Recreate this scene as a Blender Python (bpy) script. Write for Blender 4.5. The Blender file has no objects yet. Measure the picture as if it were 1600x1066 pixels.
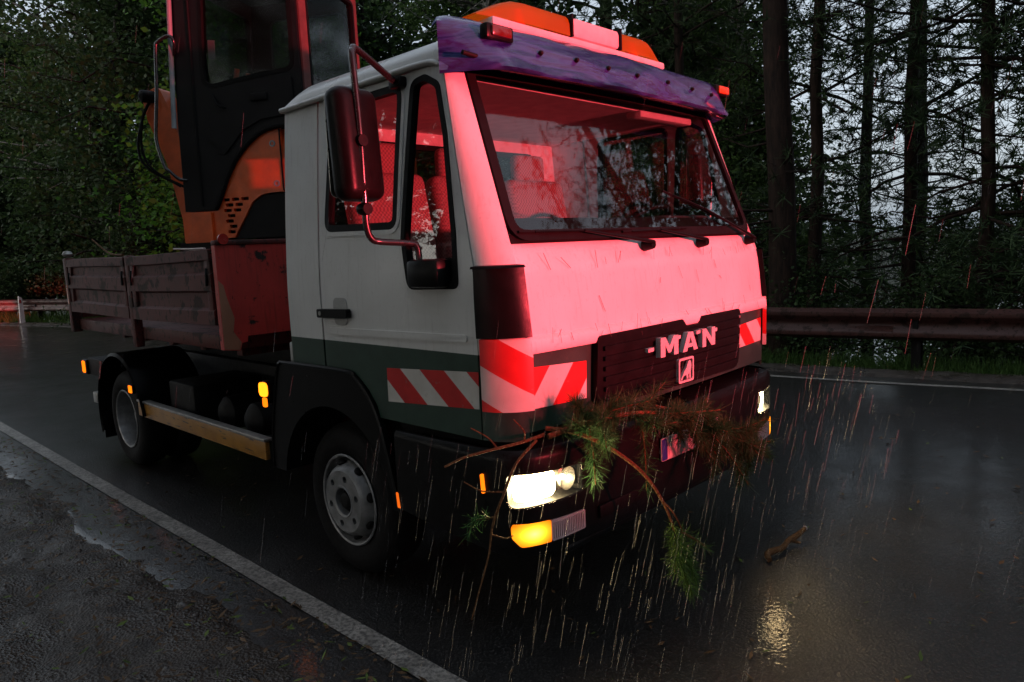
import bpy, bmesh, math, random
import numpy as np
from mathutils import Vector, Matrix, geometry

random.seed(7)
RNG = np.random.default_rng(11)
sc = bpy.context.scene
COL = sc.collection
R = math.radians

# ------------------------------------------------------------------ camera
cam_d = bpy.data.cameras.new('camera')
cam = bpy.data.objects.new('camera', cam_d)
COL.objects.link(cam)
cam_d.sensor_width = 36.0
cam_d.lens = 25.24
cam_d.clip_start = 0.05
cam_d.clip_end = 6000.0
YAW, PIT, ROL = R(134.32), R(-7.34), R(-2.62)
_f = Vector((math.cos(YAW) * math.cos(PIT), math.sin(YAW) * math.cos(PIT), math.sin(PIT)))
_r0 = Vector((math.sin(YAW), -math.cos(YAW), 0.0))
_u0 = _r0.cross(_f)
_r = _r0 * math.cos(ROL) + _u0 * math.sin(ROL)
_u = -_r0 * math.sin(ROL) + _u0 * math.cos(ROL)
_m = Matrix((_r, _u, -_f)).transposed().to_4x4()
_m.translation = Vector((1.806, -2.969, 1.639))
cam.matrix_world = _m
sc.camera = cam

# ------------------------------------------------------------------ sky, sun, exposure
SUN_EL, SUN_AZ = R(24.0), R(205.0)
world = bpy.data.worlds.new('World')
sc.world = world
world.use_nodes = True
wn, wl = world.node_tree.nodes, world.node_tree.links
wn.clear()
w_out = wn.new('ShaderNodeOutputWorld')
w_bg = wn.new('ShaderNodeBackground')
w_sky = wn.new('ShaderNodeTexSky')
w_sky.sky_type = 'NISHITA'
w_sky.sun_disc = False
w_sky.sun_elevation = SUN_EL
w_sky.sun_rotation = SUN_AZ
w_sky.air_density = 1.0
w_sky.dust_density = 4.0
w_hs = wn.new('ShaderNodeHueSaturation')      # an overcast sky: little colour left in it
w_hs.inputs['Saturation'].default_value = 0.42
wl.new(w_sky.outputs[0], w_hs.inputs['Color'])
w_mix = wn.new('ShaderNodeMix')
w_mix.data_type = 'RGBA'
w_mix.inputs[0].default_value = 0.55
w_mix.inputs[7].default_value = (2.3, 2.75, 3.25, 1)   # the cloud layer
wl.new(w_hs.outputs[0], w_mix.inputs[6])
wl.new(w_mix.outputs[2], w_bg.inputs[0])
w_bg.inputs[1].default_value = 0.15
wl.new(w_bg.outputs[0], w_out.inputs[0])

sun_d = bpy.data.lights.new('sun', 'SUN')
sun_d.energy = 0.06
sun_d.angle = R(30)
sun_d.color = (0.9, 0.95, 1.0)
sun = bpy.data.objects.new('sun', sun_d)
COL.objects.link(sun)
sun.rotation_euler = (math.pi / 2 - SUN_EL, 0, math.pi - SUN_AZ)

sc.view_settings.view_transform = 'Standard'
sc.view_settings.look = 'None'
sc.view_settings.exposure = 0.7
sc.view_settings.gamma = 1.0
sc.cycles.use_denoising = True
sc.cycles.sample_clamp_indirect = 4.0
sc.cycles.max_bounces = 8
sc.cycles.transparent_max_bounces = 24
sc.cycles.caustics_reflective = False
sc.cycles.caustics_refractive = False


# ------------------------------------------------------------------ materials
class NT:
    def __init__(self, name):
        self.m = bpy.data.materials.new(name)
        self.m.use_nodes = True
        self.t = self.m.node_tree
        self.n, self.l = self.t.nodes, self.t.links
        self.n.clear()
        self.out = self.n.new('ShaderNodeOutputMaterial')
        self._tc = None

    def add(self, typ, **kw):
        nd = self.n.new(typ)
        for k, v in kw.items():
            setattr(nd, k, v)
        return nd

    def lk(self, a, b):
        self.l.new(a, b)

    @property
    def tc(self):
        if self._tc is None:
            self._tc = self.n.new('ShaderNodeTexCoord')
        return self._tc

    def obj(self):
        return self.tc.outputs['Object']

    def noise(self, scale, detail=4, rough=0.55, vec=None, stretch=None):
        v = vec if vec is not None else self.obj()
        if stretch:
            mp = self.add('ShaderNodeMapping')
            mp.inputs['Scale'].default_value = stretch
            self.lk(v, mp.inputs[0])
            v = mp.outputs[0]
        nd = self.add('ShaderNodeTexNoise')
        nd.inputs['Scale'].default_value = scale
        nd.inputs['Detail'].default_value = detail
        nd.inputs['Roughness'].default_value = rough
        self.lk(v, nd.inputs['Vector'])
        return nd.outputs[0]

    def ramp(self, fac, stops):
        nd = self.add('ShaderNodeValToRGB')
        el = nd.color_ramp.elements
        while len(el) < len(stops):
            el.new(0.5)
        for e, (p, c) in zip(el, stops):
            e.position = p
            e.color = c if len(c) == 4 else (*c, 1)
        self.lk(fac, nd.inputs[0])
        return nd.outputs[0]

    def mix(self, fac, a, b):
        nd = self.add('ShaderNodeMix', data_type='RGBA')
        for s, v in ((0, fac), (6, a), (7, b)):
            if isinstance(v, (int, float)):
                nd.inputs[s].default_value = v
            elif isinstance(v, tuple):
                nd.inputs[s].default_value = v if len(v) == 4 else (*v, 1)
            else:
                self.lk(v, nd.inputs[s])
        return nd.outputs[2]

    def math(self, op, a, b=None, clamp=False):
        nd = self.add('ShaderNodeMath', operation=op)
        nd.use_clamp = clamp
        for s, v in ((0, a), (1, b)):
            if v is None:
                continue
            if isinstance(v, (int, float)):
                nd.inputs[s].default_value = v
            else:
                self.lk(v, nd.inputs[s])
        return nd.outputs[0]

    def sep(self, vec=None):
        nd = self.add('ShaderNodeSeparateXYZ')
        self.lk(vec if vec is not None else self.obj(), nd.inputs[0])
        return nd.outputs

    def bump(self, h, strength, dist=0.01, nrm=None):
        nd = self.add('ShaderNodeBump')
        nd.inputs['Strength'].default_value = strength
        nd.inputs['Distance'].default_value = dist
        self.lk(h, nd.inputs['Height'])
        if nrm is not None:
            self.lk(nrm, nd.inputs['Normal'])
        return nd.outputs[0]

    def pbr(self, col, rough=0.5, metal=0.0, normal=None, **kw):
        p = self.add('ShaderNodeBsdfPrincipled')
        for key, v in (('Base Color', col), ('Roughness', rough), ('Metallic', metal)):
            if isinstance(v, (int, float)):
                p.inputs[key].default_value = v
            elif isinstance(v, tuple):
                p.inputs[key].default_value = v if len(v) == 4 else (*v, 1)
            else:
                self.lk(v, p.inputs[key])
        if normal is not None:
            self.lk(normal, p.inputs['Normal'])
        for k, v in kw.items():
            k = k.replace('_', ' ')
            if isinstance(v, (int, float, tuple)):
                p.inputs[k].default_value = v
            else:
                self.lk(v, p.inputs[k])
        self.lk(p.outputs[0], self.out.inputs[0])
        return p


def plain(name, col, rough=0.5, metal=0.0, var=0.25, scale=14.0, bump=0.15, coat=0.0, bscale=120.0, spec=0.5):
    t = NT(name)
    n = t.noise(scale, 5)
    dark = tuple(c * (1 - var) for c in col)
    lite = tuple(min(1, c * (1 + var * 0.6)) for c in col)
    c = t.ramp(n, [(0.3, dark), (0.7, lite)])
    nb = t.noise(bscale, 3)
    r = t.math('MULTIPLY_ADD', t.noise(scale * 2.3, 4), 0.3)
    r.node.inputs[2].default_value = max(0.02, rough - 0.15)
    t.pbr(c, r, metal, t.bump(nb, bump, 0.002), Coat_Weight=coat, Coat_Roughness=0.12, Specular_IOR_Level=spec)
    return t.m


def emit(name, col, strength, mixw=0.0):
    t = NT(name)
    e = t.add('ShaderNodeEmission')
    e.inputs[0].default_value = (*col, 1)
    e.inputs[1].default_value = strength
    t.lk(e.outputs[0], t.out.inputs[0])
    return t.m


def thin_glass(name, tint=(0.9, 0.95, 0.93), bump=0.0, refl=1.0, rough=0.0, bscale=60, stretch=None):
    t = NT(name)
    tr = t.add('ShaderNodeBsdfTransparent')
    tr.inputs[0].default_value = (*tint, 1)
    gl = t.add('ShaderNodeBsdfGlossy')
    gl.inputs['Roughness'].default_value = rough
    gl.inputs[0].default_value = (1, 1, 1, 1)
    fr = t.add('ShaderNodeFresnel')
    gm = t.add('ShaderNodeNewGeometry')          # same index on both faces of the pane
    ior = t.math('MULTIPLY_ADD', gm.outputs['Backfacing'], 1 / 1.52 - 1.52)
    ior.node.inputs[2].default_value = 1.52
    t.lk(ior, fr.inputs[0])
    if bump:
        nb = t.bump(t.noise(bscale, 3, stretch=stretch), bump, 0.004)
        t.lk(nb, gl.inputs['Normal'])
    f = t.math('MULTIPLY', fr.outputs[0], refl, clamp=True)
    mx = t.add('ShaderNodeMixShader')
    t.lk(f, mx.inputs[0])
    t.lk(tr.outputs[0], mx.inputs[1])
    t.lk(gl.outputs[0], mx.inputs[2])
    t.lk(mx.outputs[0], t.out.inputs[0])
    return t.m


def paint_body():
    """white cab paint over a dark green skirt band, beaded with rain and splashed with road dirt"""
    t = NT('cab_paint')
    z = t.sep()[2]
    n1 = t.noise(3.0, 5)
    white = t.ramp(n1, [(0.3, (0.60, 0.60, 0.585)), (0.7, (0.70, 0.70, 0.69))])
    streak = t.noise(22.0, 4, stretch=(3.0, 3.0, 0.18))
    sm = t.ramp(streak, [(0.55, (0, 0, 0)), (0.78, (1, 1, 1))])
    white = t.mix(t.math('MULTIPLY', sm, 0.30), white, (0.33, 0.31, 0.28))
    green = t.ramp(t.noise(9.0, 5), [(0.3, (0.014, 0.036, 0.026)), (0.7, (0.024, 0.055, 0.040))])
    up = t.math('GREATER_THAN', z, 1.236)
    col = t.mix(up, green, white)
    dirt = t.math('MULTIPLY', t.ramp(t.noise(60.0, 6), [(0.60, (0, 0, 0)), (0.70, (1, 1, 1))]),
                  t.ramp(z, [(0.0, (0.6, 0.6, 0.6)), (1.0, (0.25, 0.25, 0.25))]))
    col = t.mix(t.math('MULTIPLY', dirt, 0.5), col, (0.12, 0.09, 0.065))
    bead = t.add('ShaderNodeTexVoronoi')
    bead.inputs['Scale'].default_value = 210.0
    t.lk(t.obj(), bead.inputs['Vector'])
    bh = t.ramp(bead.outputs['Distance'], [(0.0, (1, 1, 1)), (0.35, (0, 0, 0))])
    keep = t.ramp(t.noise(70.0, 2), [(0.55, (0, 0, 0)), (0.6, (1, 1, 1))])
    nrm = t.bump(t.math('MULTIPLY', bh, keep), 0.25, 0.002)
    t.pbr(col, 0.32, 0.0, nrm, Coat_Weight=0.35, Coat_Roughness=0.18)
    return t.m


def stripes(name, axis, slope, period, off, duty=0.5):
    t = NT(name)
    s = t.sep()
    u = s[{'x': 0, 'y': 1}[axis[0]]]
    if len(axis) == 3:
        u = t.math('ADD' if axis[1] == '+' else 'SUBTRACT', u, s[1])
    v = t.math('MULTIPLY', s[2], slope)
    f = t.math('ADD', t.math('ADD', u, v), off + 40 * period)
    fr = t.math('FRACT', t.math('DIVIDE', f, period))
    red = t.math('LESS_THAN', fr, duty)
    wear = t.ramp(t.noise(35.0, 6), [(0.66, (0, 0, 0)), (0.72, (1, 1, 1))])
    rc = t.ramp(t.noise(12, 4), [(0.3, (0.42, 0.012, 0.014)), (0.7, (0.55, 0.02, 0.02))])
    wc = t.ramp(t.noise(9, 5), [(0.3, (0.48, 0.46, 0.42)), (0.7, (0.6, 0.58, 0.55))])
    col = t.mix(red, wc, rc)
    col = t.mix(t.math('MULTIPLY', wear, 0.35), col, (0.25, 0.2, 0.17))
    t.pbr(col, 0.38, 0.0, t.bump(t.noise(300, 2), 0.1, 0.001))
    return t.m


def rusty_paint(name, col, rust=(0.10, 0.035, 0.016), amount=0.6, rough=0.5, coat=0.2):
    t = NT(name)
    base = t.ramp(t.noise(4, 5), [(0.3, tuple(c * 0.7 for c in col)), (0.7, col)])
    a = t.ramp(t.noise(7.0, 8, 0.62), [(amount, (0, 0, 0)), (amount + 0.05, (1, 1, 1))])
    b = t.ramp(t.noise(26.0, 6, 0.6, stretch=(1, 1, 0.5)), [(amount + 0.04, (0, 0, 0)), (amount + 0.08, (1, 1, 1))])
    m = t.math('MAXIMUM', a, b)
    rc = t.ramp(t.noise(40, 5), [(0.3, tuple(c * 0.35 for c in rust)), (0.7, rust)])
    c = t.mix(m, base, rc)
    streak = t.ramp(t.noise(18.0, 4, stretch=(2.5, 2.5, 0.2)), [(0.55, (0, 0, 0)), (0.8, (1, 1, 1))])
    c = t.mix(t.math('MULTIPLY', streak, 0.5), c, (0.035, 0.02, 0.014))
    h = t.math('ADD', t.noise(90, 4), t.math('MULTIPLY', m, -0.6))
    t.pbr(c, t.mix(m, (rough,) * 3, (0.75,) * 3), 0.0, t.bump(h, 0.35, 0.003), Coat_Weight=coat, Coat_Roughness=0.25)
    return t.m


def asphalt():
    t = NT('wet_asphalt')
    fine = t.noise(260.0, 3, 0.6)
    agg = t.add('ShaderNodeTexVoronoi')
    agg.inputs['Scale'].default_value = 78.0
    t.lk(t.obj(), agg.inputs['Vector'])
    big = t.noise(0.55, 5)
    patch = t.noise(2.2, 6, 0.6)
    col = t.ramp(agg.outputs['Distance'], [(0.05, (0.060, 0.057, 0.054)), (0.5, (0.013, 0.013, 0.013))])
    col = t.mix(t.ramp(patch, [(0.35, (0, 0, 0)), (0.75, (1, 1, 1))]), col, (0.022, 0.019, 0.017))
    crack = t.noise(1.1, 8, 0.7)
    cr = t.ramp(crack, [(0.485, (0, 0, 0)), (0.497, (1, 1, 1)), (0.503, (1, 1, 1)), (0.515, (0, 0, 0))])
    col = t.mix(t.math('MULTIPLY', cr, 0.45), col, (0.008, 0.008, 0.008))
    wet = t.ramp(t.math('ADD', t.math('MULTIPLY', big, 0.55), t.math('MULTIPLY', patch, 0.45)),
                 [(0.40, (0.045,) * 3), (0.62, (0.16,) * 3)])
    h = t.math('ADD', t.math('MULTIPLY', agg.outputs['Distance'], 0.7), t.math('MULTIPLY', fine, 0.6))
    amp = t.ramp(t.noise(1.4, 5), [(0.35, (0.45,) * 3), (0.62, (1.0,) * 3)])
    n1 = t.bump(t.math('MULTIPLY', h, amp), 0.55, 0.006)
    n2 = t.bump(t.noise(16.0, 4), 0.13, 0.012, n1)
    # the film of rain water over the stones: smoother, with small ripples
    film = t.bump(t.noise(9.0, 3), 0.10, 0.010, t.bump(t.noise(60.0, 2, 0.5), 0.26, 0.004))
    cover = t.ramp(patch, [(0.30, (0.85,) * 3), (0.68, (0.20,) * 3)])
    t.pbr(col, 0.34, 0.0, n2, Specular_IOR_Level=0.45, Coat_Weight=cover, Coat_Roughness=0.045, Coat_IOR=1.36, Coat_Normal=film)
    return t.m


def line_paint():
    t = NT('worn_line_paint')
    w = t.ramp(t.noise(55, 7, 0.65), [(0.40, (1, 1, 1)), (0.58, (0, 0, 0))])
    base = t.ramp(t.noise(6, 5), [(0.3, (0.20, 0.185, 0.165)), (0.7, (0.42, 0.39, 0.35))])
    c = t.mix(t.math('MULTIPLY', w, 0.75), base, (0.03, 0.028, 0.027))
    t.pbr(c, 0.42, 0.0, t.bump(t.noise(220, 3), 0.5, 0.004))
    return t.m


def mud():
    t = NT('wet_gravel_mud')
    c = t.ramp(t.noise(9.0, 8, 0.65), [(0.3, (0.014, 0.010, 0.008)), (0.5, (0.038, 0.028, 0.021)), (0.75, (0.075, 0.062, 0.052))])
    g = t.add('ShaderNodeTexVoronoi')
    g.inputs['Scale'].default_value = 75.0
    t.lk(t.obj(), g.inputs['Vector'])
    c = t.mix(t.ramp(g.outputs['Distance'], [(0.0, (0.6,) * 3), (0.35, (0, 0, 0))]), c, (0.07, 0.06, 0.053))
    wet = t.ramp(t.noise(3.0, 6), [(0.42, (0.20,) * 3), (0.60, (0.55,) * 3)])
    h = t.math('ADD', t.noise(40, 8, 0.65), g.outputs['Distance'])
    t.pbr(c, wet, 0.0, t.bump(h, 0.6, 0.012))
    return t.m


def forest_floor():
    t = NT('forest_floor')
    c = t.ramp(t.noise(2.5, 8, 0.65), [(0.3, (0.012, 0.015, 0.007)), (0.55, (0.030, 0.032, 0.014)), (0.75, (0.045, 0.034, 0.02))])
    t.pbr(c, 0.8, 0.0, t.bump(t.noise(14, 8), 0.8, 0.05))
    return t.m


def water():
    t = NT('lake_water')
    t.pbr((0.02, 0.03, 0.035), 0.06, 0.0, t.bump(t.noise(2.0, 4), 0.15, 0.03))
    return t.m


def leaf_mat(name, a, b, trans=0.35, rough=0.6):
    t = NT(name)
    g = t.add('ShaderNodeNewGeometry')
    c = t.ramp(g.outputs['Random Per Island'], [(0.0, a), (1.0, b)])
    d = t.add('ShaderNodeBsdfPrincipled')
    t.lk(c, d.inputs['Base Color'])
    d.inputs['Roughness'].default_value = rough
    d.inputs['Specular IOR Level'].default_value = 0.18
    tl = t.add('ShaderNodeBsdfTranslucent')
    t.lk(c, tl.inputs[0])
    mx = t.add('ShaderNodeMixShader')
    mx.inputs[0].default_value = trans
    t.lk(d.outputs[0], mx.inputs[1])
    t.lk(tl.outputs[0], mx.inputs[2])
    t.lk(mx.outputs[0], t.out.inputs[0])
    return t.m


def bark(name, a, b, rough=0.8, stretch=(6, 6, 1)):
    t = NT(name)
    n = t.noise(4.0, 8, 0.7, stretch=stretch)
    c = t.ramp(n, [(0.35, a), (0.65, b)])
    t.pbr(c, rough, 0.0, t.bump(n, 0.9, 0.03), Specular_IOR_Level=0.12)
    return t.m


def visor_mat():
    t = NT('marbled_purple_acrylic')
    w = t.noise(2.2, 6, 0.6, stretch=(1.0, 0.9, 6.0))
    w.node.inputs['Distortion'].default_value = 0.9
    c = t.ramp(w, [(0.30, (0.006, 0.006, 0.06)), (0.42, (0.014, 0.012, 0.13)), (0.52, (0.040, 0.06, 0.27)),
                   (0.58, (0.032, 0.010, 0.14)), (0.68, (0.05, 0.08, 0.32)), (0.8, (0.010, 0.010, 0.12))])
    t.pbr(c, 0.18, 0.0, t.bump(t.noise(7.0, 4, stretch=(1, 1, 4)), 0.2, 0.02), Coat_Weight=0.5, Coat_Roughness=0.06,
          Transmission_Weight=0.12)
    return t.m


def fabric_mat(name, col, cell=85.0):
    t = NT(name)
    ch = t.add('ShaderNodeTexChecker')
    ch.inputs['Scale'].default_value = cell
    ch.inputs[1].default_value = (*col, 1)
    ch.inputs[2].default_value = (*[c * 0.6 for c in col], 1)
    t.lk(t.obj(), ch.inputs[0])
    t.pbr(ch.outputs[0], 0.9, 0.0, t.bump(t.noise(300, 2), 0.4, 0.003))
    return t.m


def side_guard_mat():
    t = NT('worn_yellow_tape')
    z = t.sep()[2]
    yel = t.ramp(t.noise(8, 5), [(0.3, (0.28, 0.12, 0.018)), (0.7, (0.42, 0.20, 0.03))])
    sc_ = t.ramp(t.noise(11.0, 7, 0.65, stretch=(0.5, 1, 5)), [(0.58, (0, 0, 0)), (0.62, (1, 1, 1))])
    c = t.mix(sc_, yel, (0.03, 0.022, 0.018))
    t.pbr(c, 0.4, 0.0, t.bump(t.noise(120, 4), 0.2, 0.003))
    return t.m


M = {}
M['paint'] = paint_body()
M['roofpaint'] = plain('roof_white_paint', (0.66, 0.66, 0.65), 0.3, var=0.10, scale=4, bump=0.05, coat=0.3)
M['recess_shade'] = plain('painted_recess_shade', (0.36, 0.36, 0.35), 0.35, var=0.1, bump=0.05)  # door white darkened: the hollow's shade put into the colour
M['plastic'] = plain('black_plastic', (0.0055, 0.0053, 0.0053), 0.34, var=0.35, bump=0.12, spec=0.13)
M['rubber'] = plain('black_rubber', (0.006, 0.006, 0.006), 0.6, var=0.3, bump=0.2, spec=0.12)
M['tyre'] = plain('tyre_rubber', (0.009, 0.0085, 0.0085), 0.7, var=0.4, scale=25, bump=0.5, spec=0.1)
M['chassis'] = plain('chassis_black', (0.005, 0.0047, 0.0047), 0.65, var=0.5, bump=0.4, spec=0.2)
M['steel'] = plain('silver_wheel_paint', (0.22, 0.22, 0.22), 0.42, metal=0.35, var=0.35, scale=18, bump=0.2)
M['alu'] = plain('grey_aluminium', (0.34, 0.33, 0.31), 0.4, metal=0.5, var=0.35, bump=0.3)
M['chrome'] = plain('reflector_chrome', (0.85, 0.83, 0.78), 0.30, metal=1.0, var=0.05, bump=0.0)
M['tube'] = plain('black_enamel_tube', (0.012, 0.011, 0.012), 0.25, var=0.3, bump=0.05, coat=0.5)
M['bedred'] = rusty_paint('rusty_red_bed_paint', (0.105, 0.012, 0.009), (0.045, 0.013, 0.008), amount=0.55, rough=0.6, coat=0.04)
M['headboard'] = rusty_paint('scratched_red_headboard_paint', (0.62, 0.055, 0.045), (0.03, 0.018, 0.014), amount=0.60, rough=0.45)
M['edge'] = rusty_paint('pale_edge_paint', (0.42, 0.20, 0.12), amount=0.62)
M['guardrail'] = rusty_paint('rust_brown_guardrail', (0.125, 0.050, 0.042), (0.07, 0.03, 0.02), amount=0.55, rough=0.42, coat=0.15)
M['exorange'] = plain('orange_machine_paint', (0.74, 0.11, 0.017), 0.4, var=0.25, scale=8, bump=0.1, coat=0.2)
M['exdark'] = plain('charcoal_machine_paint', (0.010, 0.010, 0.011), 0.45, var=0.3, scale=6, bump=0.15, spec=0.14)
M['exgrey'] = plain('grey_machine_paint', (0.30, 0.33, 0.35), 0.35, var=0.25, scale=6, bump=0.1)
M['exinner'] = plain('machine_cab_lining', (0.12, 0.045, 0.04), 0.8, var=0.3)
M['visor'] = visor_mat()
M['glass'] = thin_glass('cab_glass', (0.82, 0.86, 0.84), refl=1.0)
M['wind'] = thin_glass('wet_windscreen_glass', (0.80, 0.84, 0.83), bump=0.02, refl=0.9, bscale=9.0, stretch=(1, 1.2, 5))
M['exglass'] = thin_glass('dusty_machine_glass', (0.62, 0.66, 0.66), bump=0.06, refl=1.0, rough=0.08)
M['lensglass'] = thin_glass('headlamp_lens_glass', (0.97, 0.95, 0.9), bump=0.25, refl=0.7, bscale=30, stretch=(1, 9, 0.6))
M['amberglass'] = thin_glass('amber_dome_plastic', (0.95, 0.33, 0.03), bump=0.25, refl=0.7, rough=0.12, bscale=70, stretch=(1, 1, 0.1))
t_ = NT('amber_dome_shell')
_tl = t_.add('ShaderNodeBsdfTranslucent'); _tl.inputs[0].default_value = (0.85, 0.40, 0.02, 1)
_pb = t_.add('ShaderNodeBsdfPrincipled'); _pb.inputs['Base Color'].default_value = (0.50, 0.22, 0.012, 1); _pb.inputs['Roughness'].default_value = 0.18
_tp = t_.add('ShaderNodeBsdfTransparent'); _tp.inputs[0].default_value = (1.0, 0.36, 0.05, 1)
_m1 = t_.add('ShaderNodeMixShader'); _m1.inputs[0].default_value = 0.5
t_.lk(_pb.outputs[0], _m1.inputs[1]); t_.lk(_tl.outputs[0], _m1.inputs[2])
_m2 = t_.add('ShaderNodeMixShader'); _m2.inputs[0].default_value = 0.35
t_.lk(_m1.outputs[0], _m2.inputs[1]); t_.lk(_tp.outputs[0], _m2.inputs[2])
t_.lk(t_.bump(t_.noise(90, 2, stretch=(1, 1, 0.1)), 0.3, 0.004), _pb.inputs['Normal'])
t_.lk(_m2.outputs[0], t_.out.inputs[0])
M['amberglass'] = t_.m
M['bulb'] = emit('lit_headlamp_bulb', (1.0, 0.80, 0.46), 75.0)
M['bulb_dim'] = emit('lit_side_bulb', (1.0, 0.84, 0.5), 14.0)
M['ind'] = emit('lit_amber_indicator', (1.0, 0.17, 0.004), 1.3)
M['ind_hot'] = emit('hot_amber_indicator', (1.0, 0.20, 0.006), 2.6)
M['ind_low'] = emit('faint_amber_marker', (1.0, 0.16, 0.01), 0.6)
t_ = NT('lit_turn_lamp_lens')
_s = t_.sep()
_dy = t_.math('SUBTRACT', t_.math('ABSOLUTE', _s[1]), 1.035)
_dz = t_.math('SUBTRACT', _s[2], 0.543)
_r = t_.math('SQRT', t_.math('ADD', t_.math('MULTIPLY', _dy, _dy), t_.math('MULTIPLY', t_.math('MULTIPLY', _dz, _dz), 2.2)))
_c = t_.ramp(t_.math('MULTIPLY', _r, 9.0, True), [(0.0, (1.0, 0.55, 0.06)), (0.38, (1.0, 0.33, 0.012)), (0.9, (0.75, 0.10, 0.002))])
_st = t_.ramp(t_.math('MULTIPLY', _r, 9.0, True), [(0.0, (1, 1, 1)), (0.5, (0.42,) * 3), (1.0, (0.16,) * 3)])
_e = t_.add('ShaderNodeEmission')
t_.lk(_c, _e.inputs[0]); t_.lk(t_.math('MULTIPLY', _st, 4.0), _e.inputs[1])
t_.lk(_e.outputs[0], t_.out.inputs[0])
M['turn'] = t_.m
M['redlens'] = emit('lit_red_lens', (1.0, 0.02, 0.03), 60.0)
M['tape_side'] = stripes('red_white_tape_side', 'x', 1.26, 0.315, -0.878, 0.54)
M['tape_left'] = stripes('red_white_tape_front', 'y', -0.79, 0.278, 1.678, 0.5)
M['tape_right'] = stripes('red_white_tape_far', 'y', 1.0, 0.29, -1.80, 0.45)
M['tape_corner'] = stripes('red_white_tape_corner', 'x+y', 2.38, 0.66, 0.415, 0.52)
M['tape_corner_far'] = stripes('red_white_tape_corner_far', 'x-y', 2.38, 0.66, 0.415, 0.52)
M['fabric'] = fabric_mat('seat_fabric', (0.42, 0.20, 0.20))
M['lining'] = plain('pale_cab_lining', (0.70, 0.64, 0.62), 0.85, var=0.15, bump=0.2)
M['dash'] = plain('grey_dashboard', (0.05, 0.046, 0.046), 0.6, var=0.2, bump=0.3)
M['letter'] = plain('letter_chrome_paint', (0.62, 0.60, 0.60), 0.3, metal=0.25, var=0.1, bump=0.0)
M['guardtape'] = side_guard_mat()
M['reflect'] = plain('ribbed_clear_lamp', (0.55, 0.42, 0.42), 0.25, var=0.1, bump=0.0, coat=0.6)
M['amberlamp'] = plain('amber_lamp_plastic', (0.55, 0.11, 0.02), 0.25, var=0.15, bump=0.0, coat=0.5)
M['redlamp'] = plain('red_lamp_plastic', (0.40, 0.02, 0.015), 0.25, var=0.15, bump=0.0, coat=0.5)
M['darklens'] = plain('dark_red_lens', (0.10, 0.006, 0.006), 0.2, var=0.2, bump=0.0, coat=0.4)
M['plate'] = plain('number_plate_white', (0.6, 0.6, 0.58), 0.35, var=0.15, bump=0.05)
M['plateblue'] = plain('number_plate_blue', (0.02, 0.04, 0.25), 0.35, var=0.1, bump=0.05)
M['asphalt'] = asphalt()
M['line'] = line_paint()
M['mud'] = mud()
M['stone'] = plain('wet_grey_stone', (0.085, 0.075, 0.068), 0.35, var=0.5, scale=60, bump=0.2)
M['floor'] = forest_floor()
M['water'] = water()
M['pinebark'] = bark('pine_bark', (0.008, 0.006, 0.005), (0.034, 0.020, 0.015))
M['darkbark'] = bark('dark_bark', (0.008, 0.007, 0.006), (0.028, 0.024, 0.020))
M['birchbark'] = bark('birch_bark', (0.05, 0.045, 0.04), (0.30, 0.29, 0.27), stretch=(2, 2, 7))
M['twig'] = bark('orange_twig_bark', (0.08, 0.040, 0.018), (0.24, 0.12, 0.05), 0.6, (20, 20, 20))
M['needle'] = leaf_mat('pine_needles', (0.020, 0.040, 0.018), (0.045, 0.075, 0.028), 0.2)
M['freshneedle'] = leaf_mat('fresh_pine_needles', (0.020, 0.066, 0.020), (0.045, 0.115, 0.036), 0.3)
M['lamplit_needle'] = leaf_mat('lamplit_tuft_needles', (0.05, 0.11, 0.018), (0.12, 0.20, 0.045), 0.3)  # paler copy of the needles: warm headlamp light put into the colour
M['leaf'] = leaf_mat('broad_leaves', (0.030, 0.060, 0.016), (0.070, 0.120, 0.032), 0.4)
M['leafdark'] = leaf_mat('dark_broad_leaves', (0.022, 0.042, 0.016), (0.045, 0.080, 0.026), 0.35)
M['leafbright'] = leaf_mat('bright_maple_leaves', (0.045, 0.115, 0.014), (0.085, 0.20, 0.026), 0.45)
M['grass'] = leaf_mat('verge_grass', (0.030, 0.070, 0.014), (0.075, 0.14, 0.03), 0.4)
M['litter'] = leaf_mat('wet_leaf_litter', (0.05, 0.028, 0.014), (0.14, 0.085, 0.045), 0.1)
M['greenbit'] = leaf_mat('fallen_green_bits', (0.06, 0.10, 0.02), (0.15, 0.2, 0.05), 0.2)
M['needlebit'] = plain('stuck_dark_needles', (0.035, 0.02, 0.012), 0.6)
M['white'] = plain('white_plastic', (0.62, 0.62, 0.60), 0.4, var=0.12, bump=0.05)
M['tag'] = plain('paper_tag', (0.62, 0.52, 0.50), 0.7, var=0.15)


# ------------------------------------------------------------------ object helpers
def put(o, parent=None):
    COL.objects.link(o)
    if parent is not None:
        o.parent = parent
        base = parent
        off = Vector((0, 0, 0))
        while base is not None:
            off += Vector(base.location)
            base = base.parent
        # parts are modelled in scene coordinates: undo only the root's offset
        root = parent
        while root.parent is not None:
            root = root.parent
        if parent is root:
            o.matrix_parent_inverse = Matrix.Translation(-Vector(root.location))
    return o


def tag(o, label=None, cat=None, group=None, kind=None):
    if label:
        o['label'] = label
    if cat:
        o['category'] = cat
    if group:
        o['group'] = group
    if kind:
        o['kind'] = kind
    return o


def empty(name, loc):
    o = bpy.data.objects.new(name, None)
    o.empty_display_size = 0.2
    o.location = loc
    COL.objects.link(o)
    return o


def mesh_obj(name, verts, faces, mat, parent=None, smooth=False, sharp=None):
    me = bpy.data.meshes.new(name)
    me.from_pydata([tuple(v) for v in verts], [], [tuple(f) for f in faces])
    return finish(name, me, mat, parent, smooth, sharp)


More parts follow.
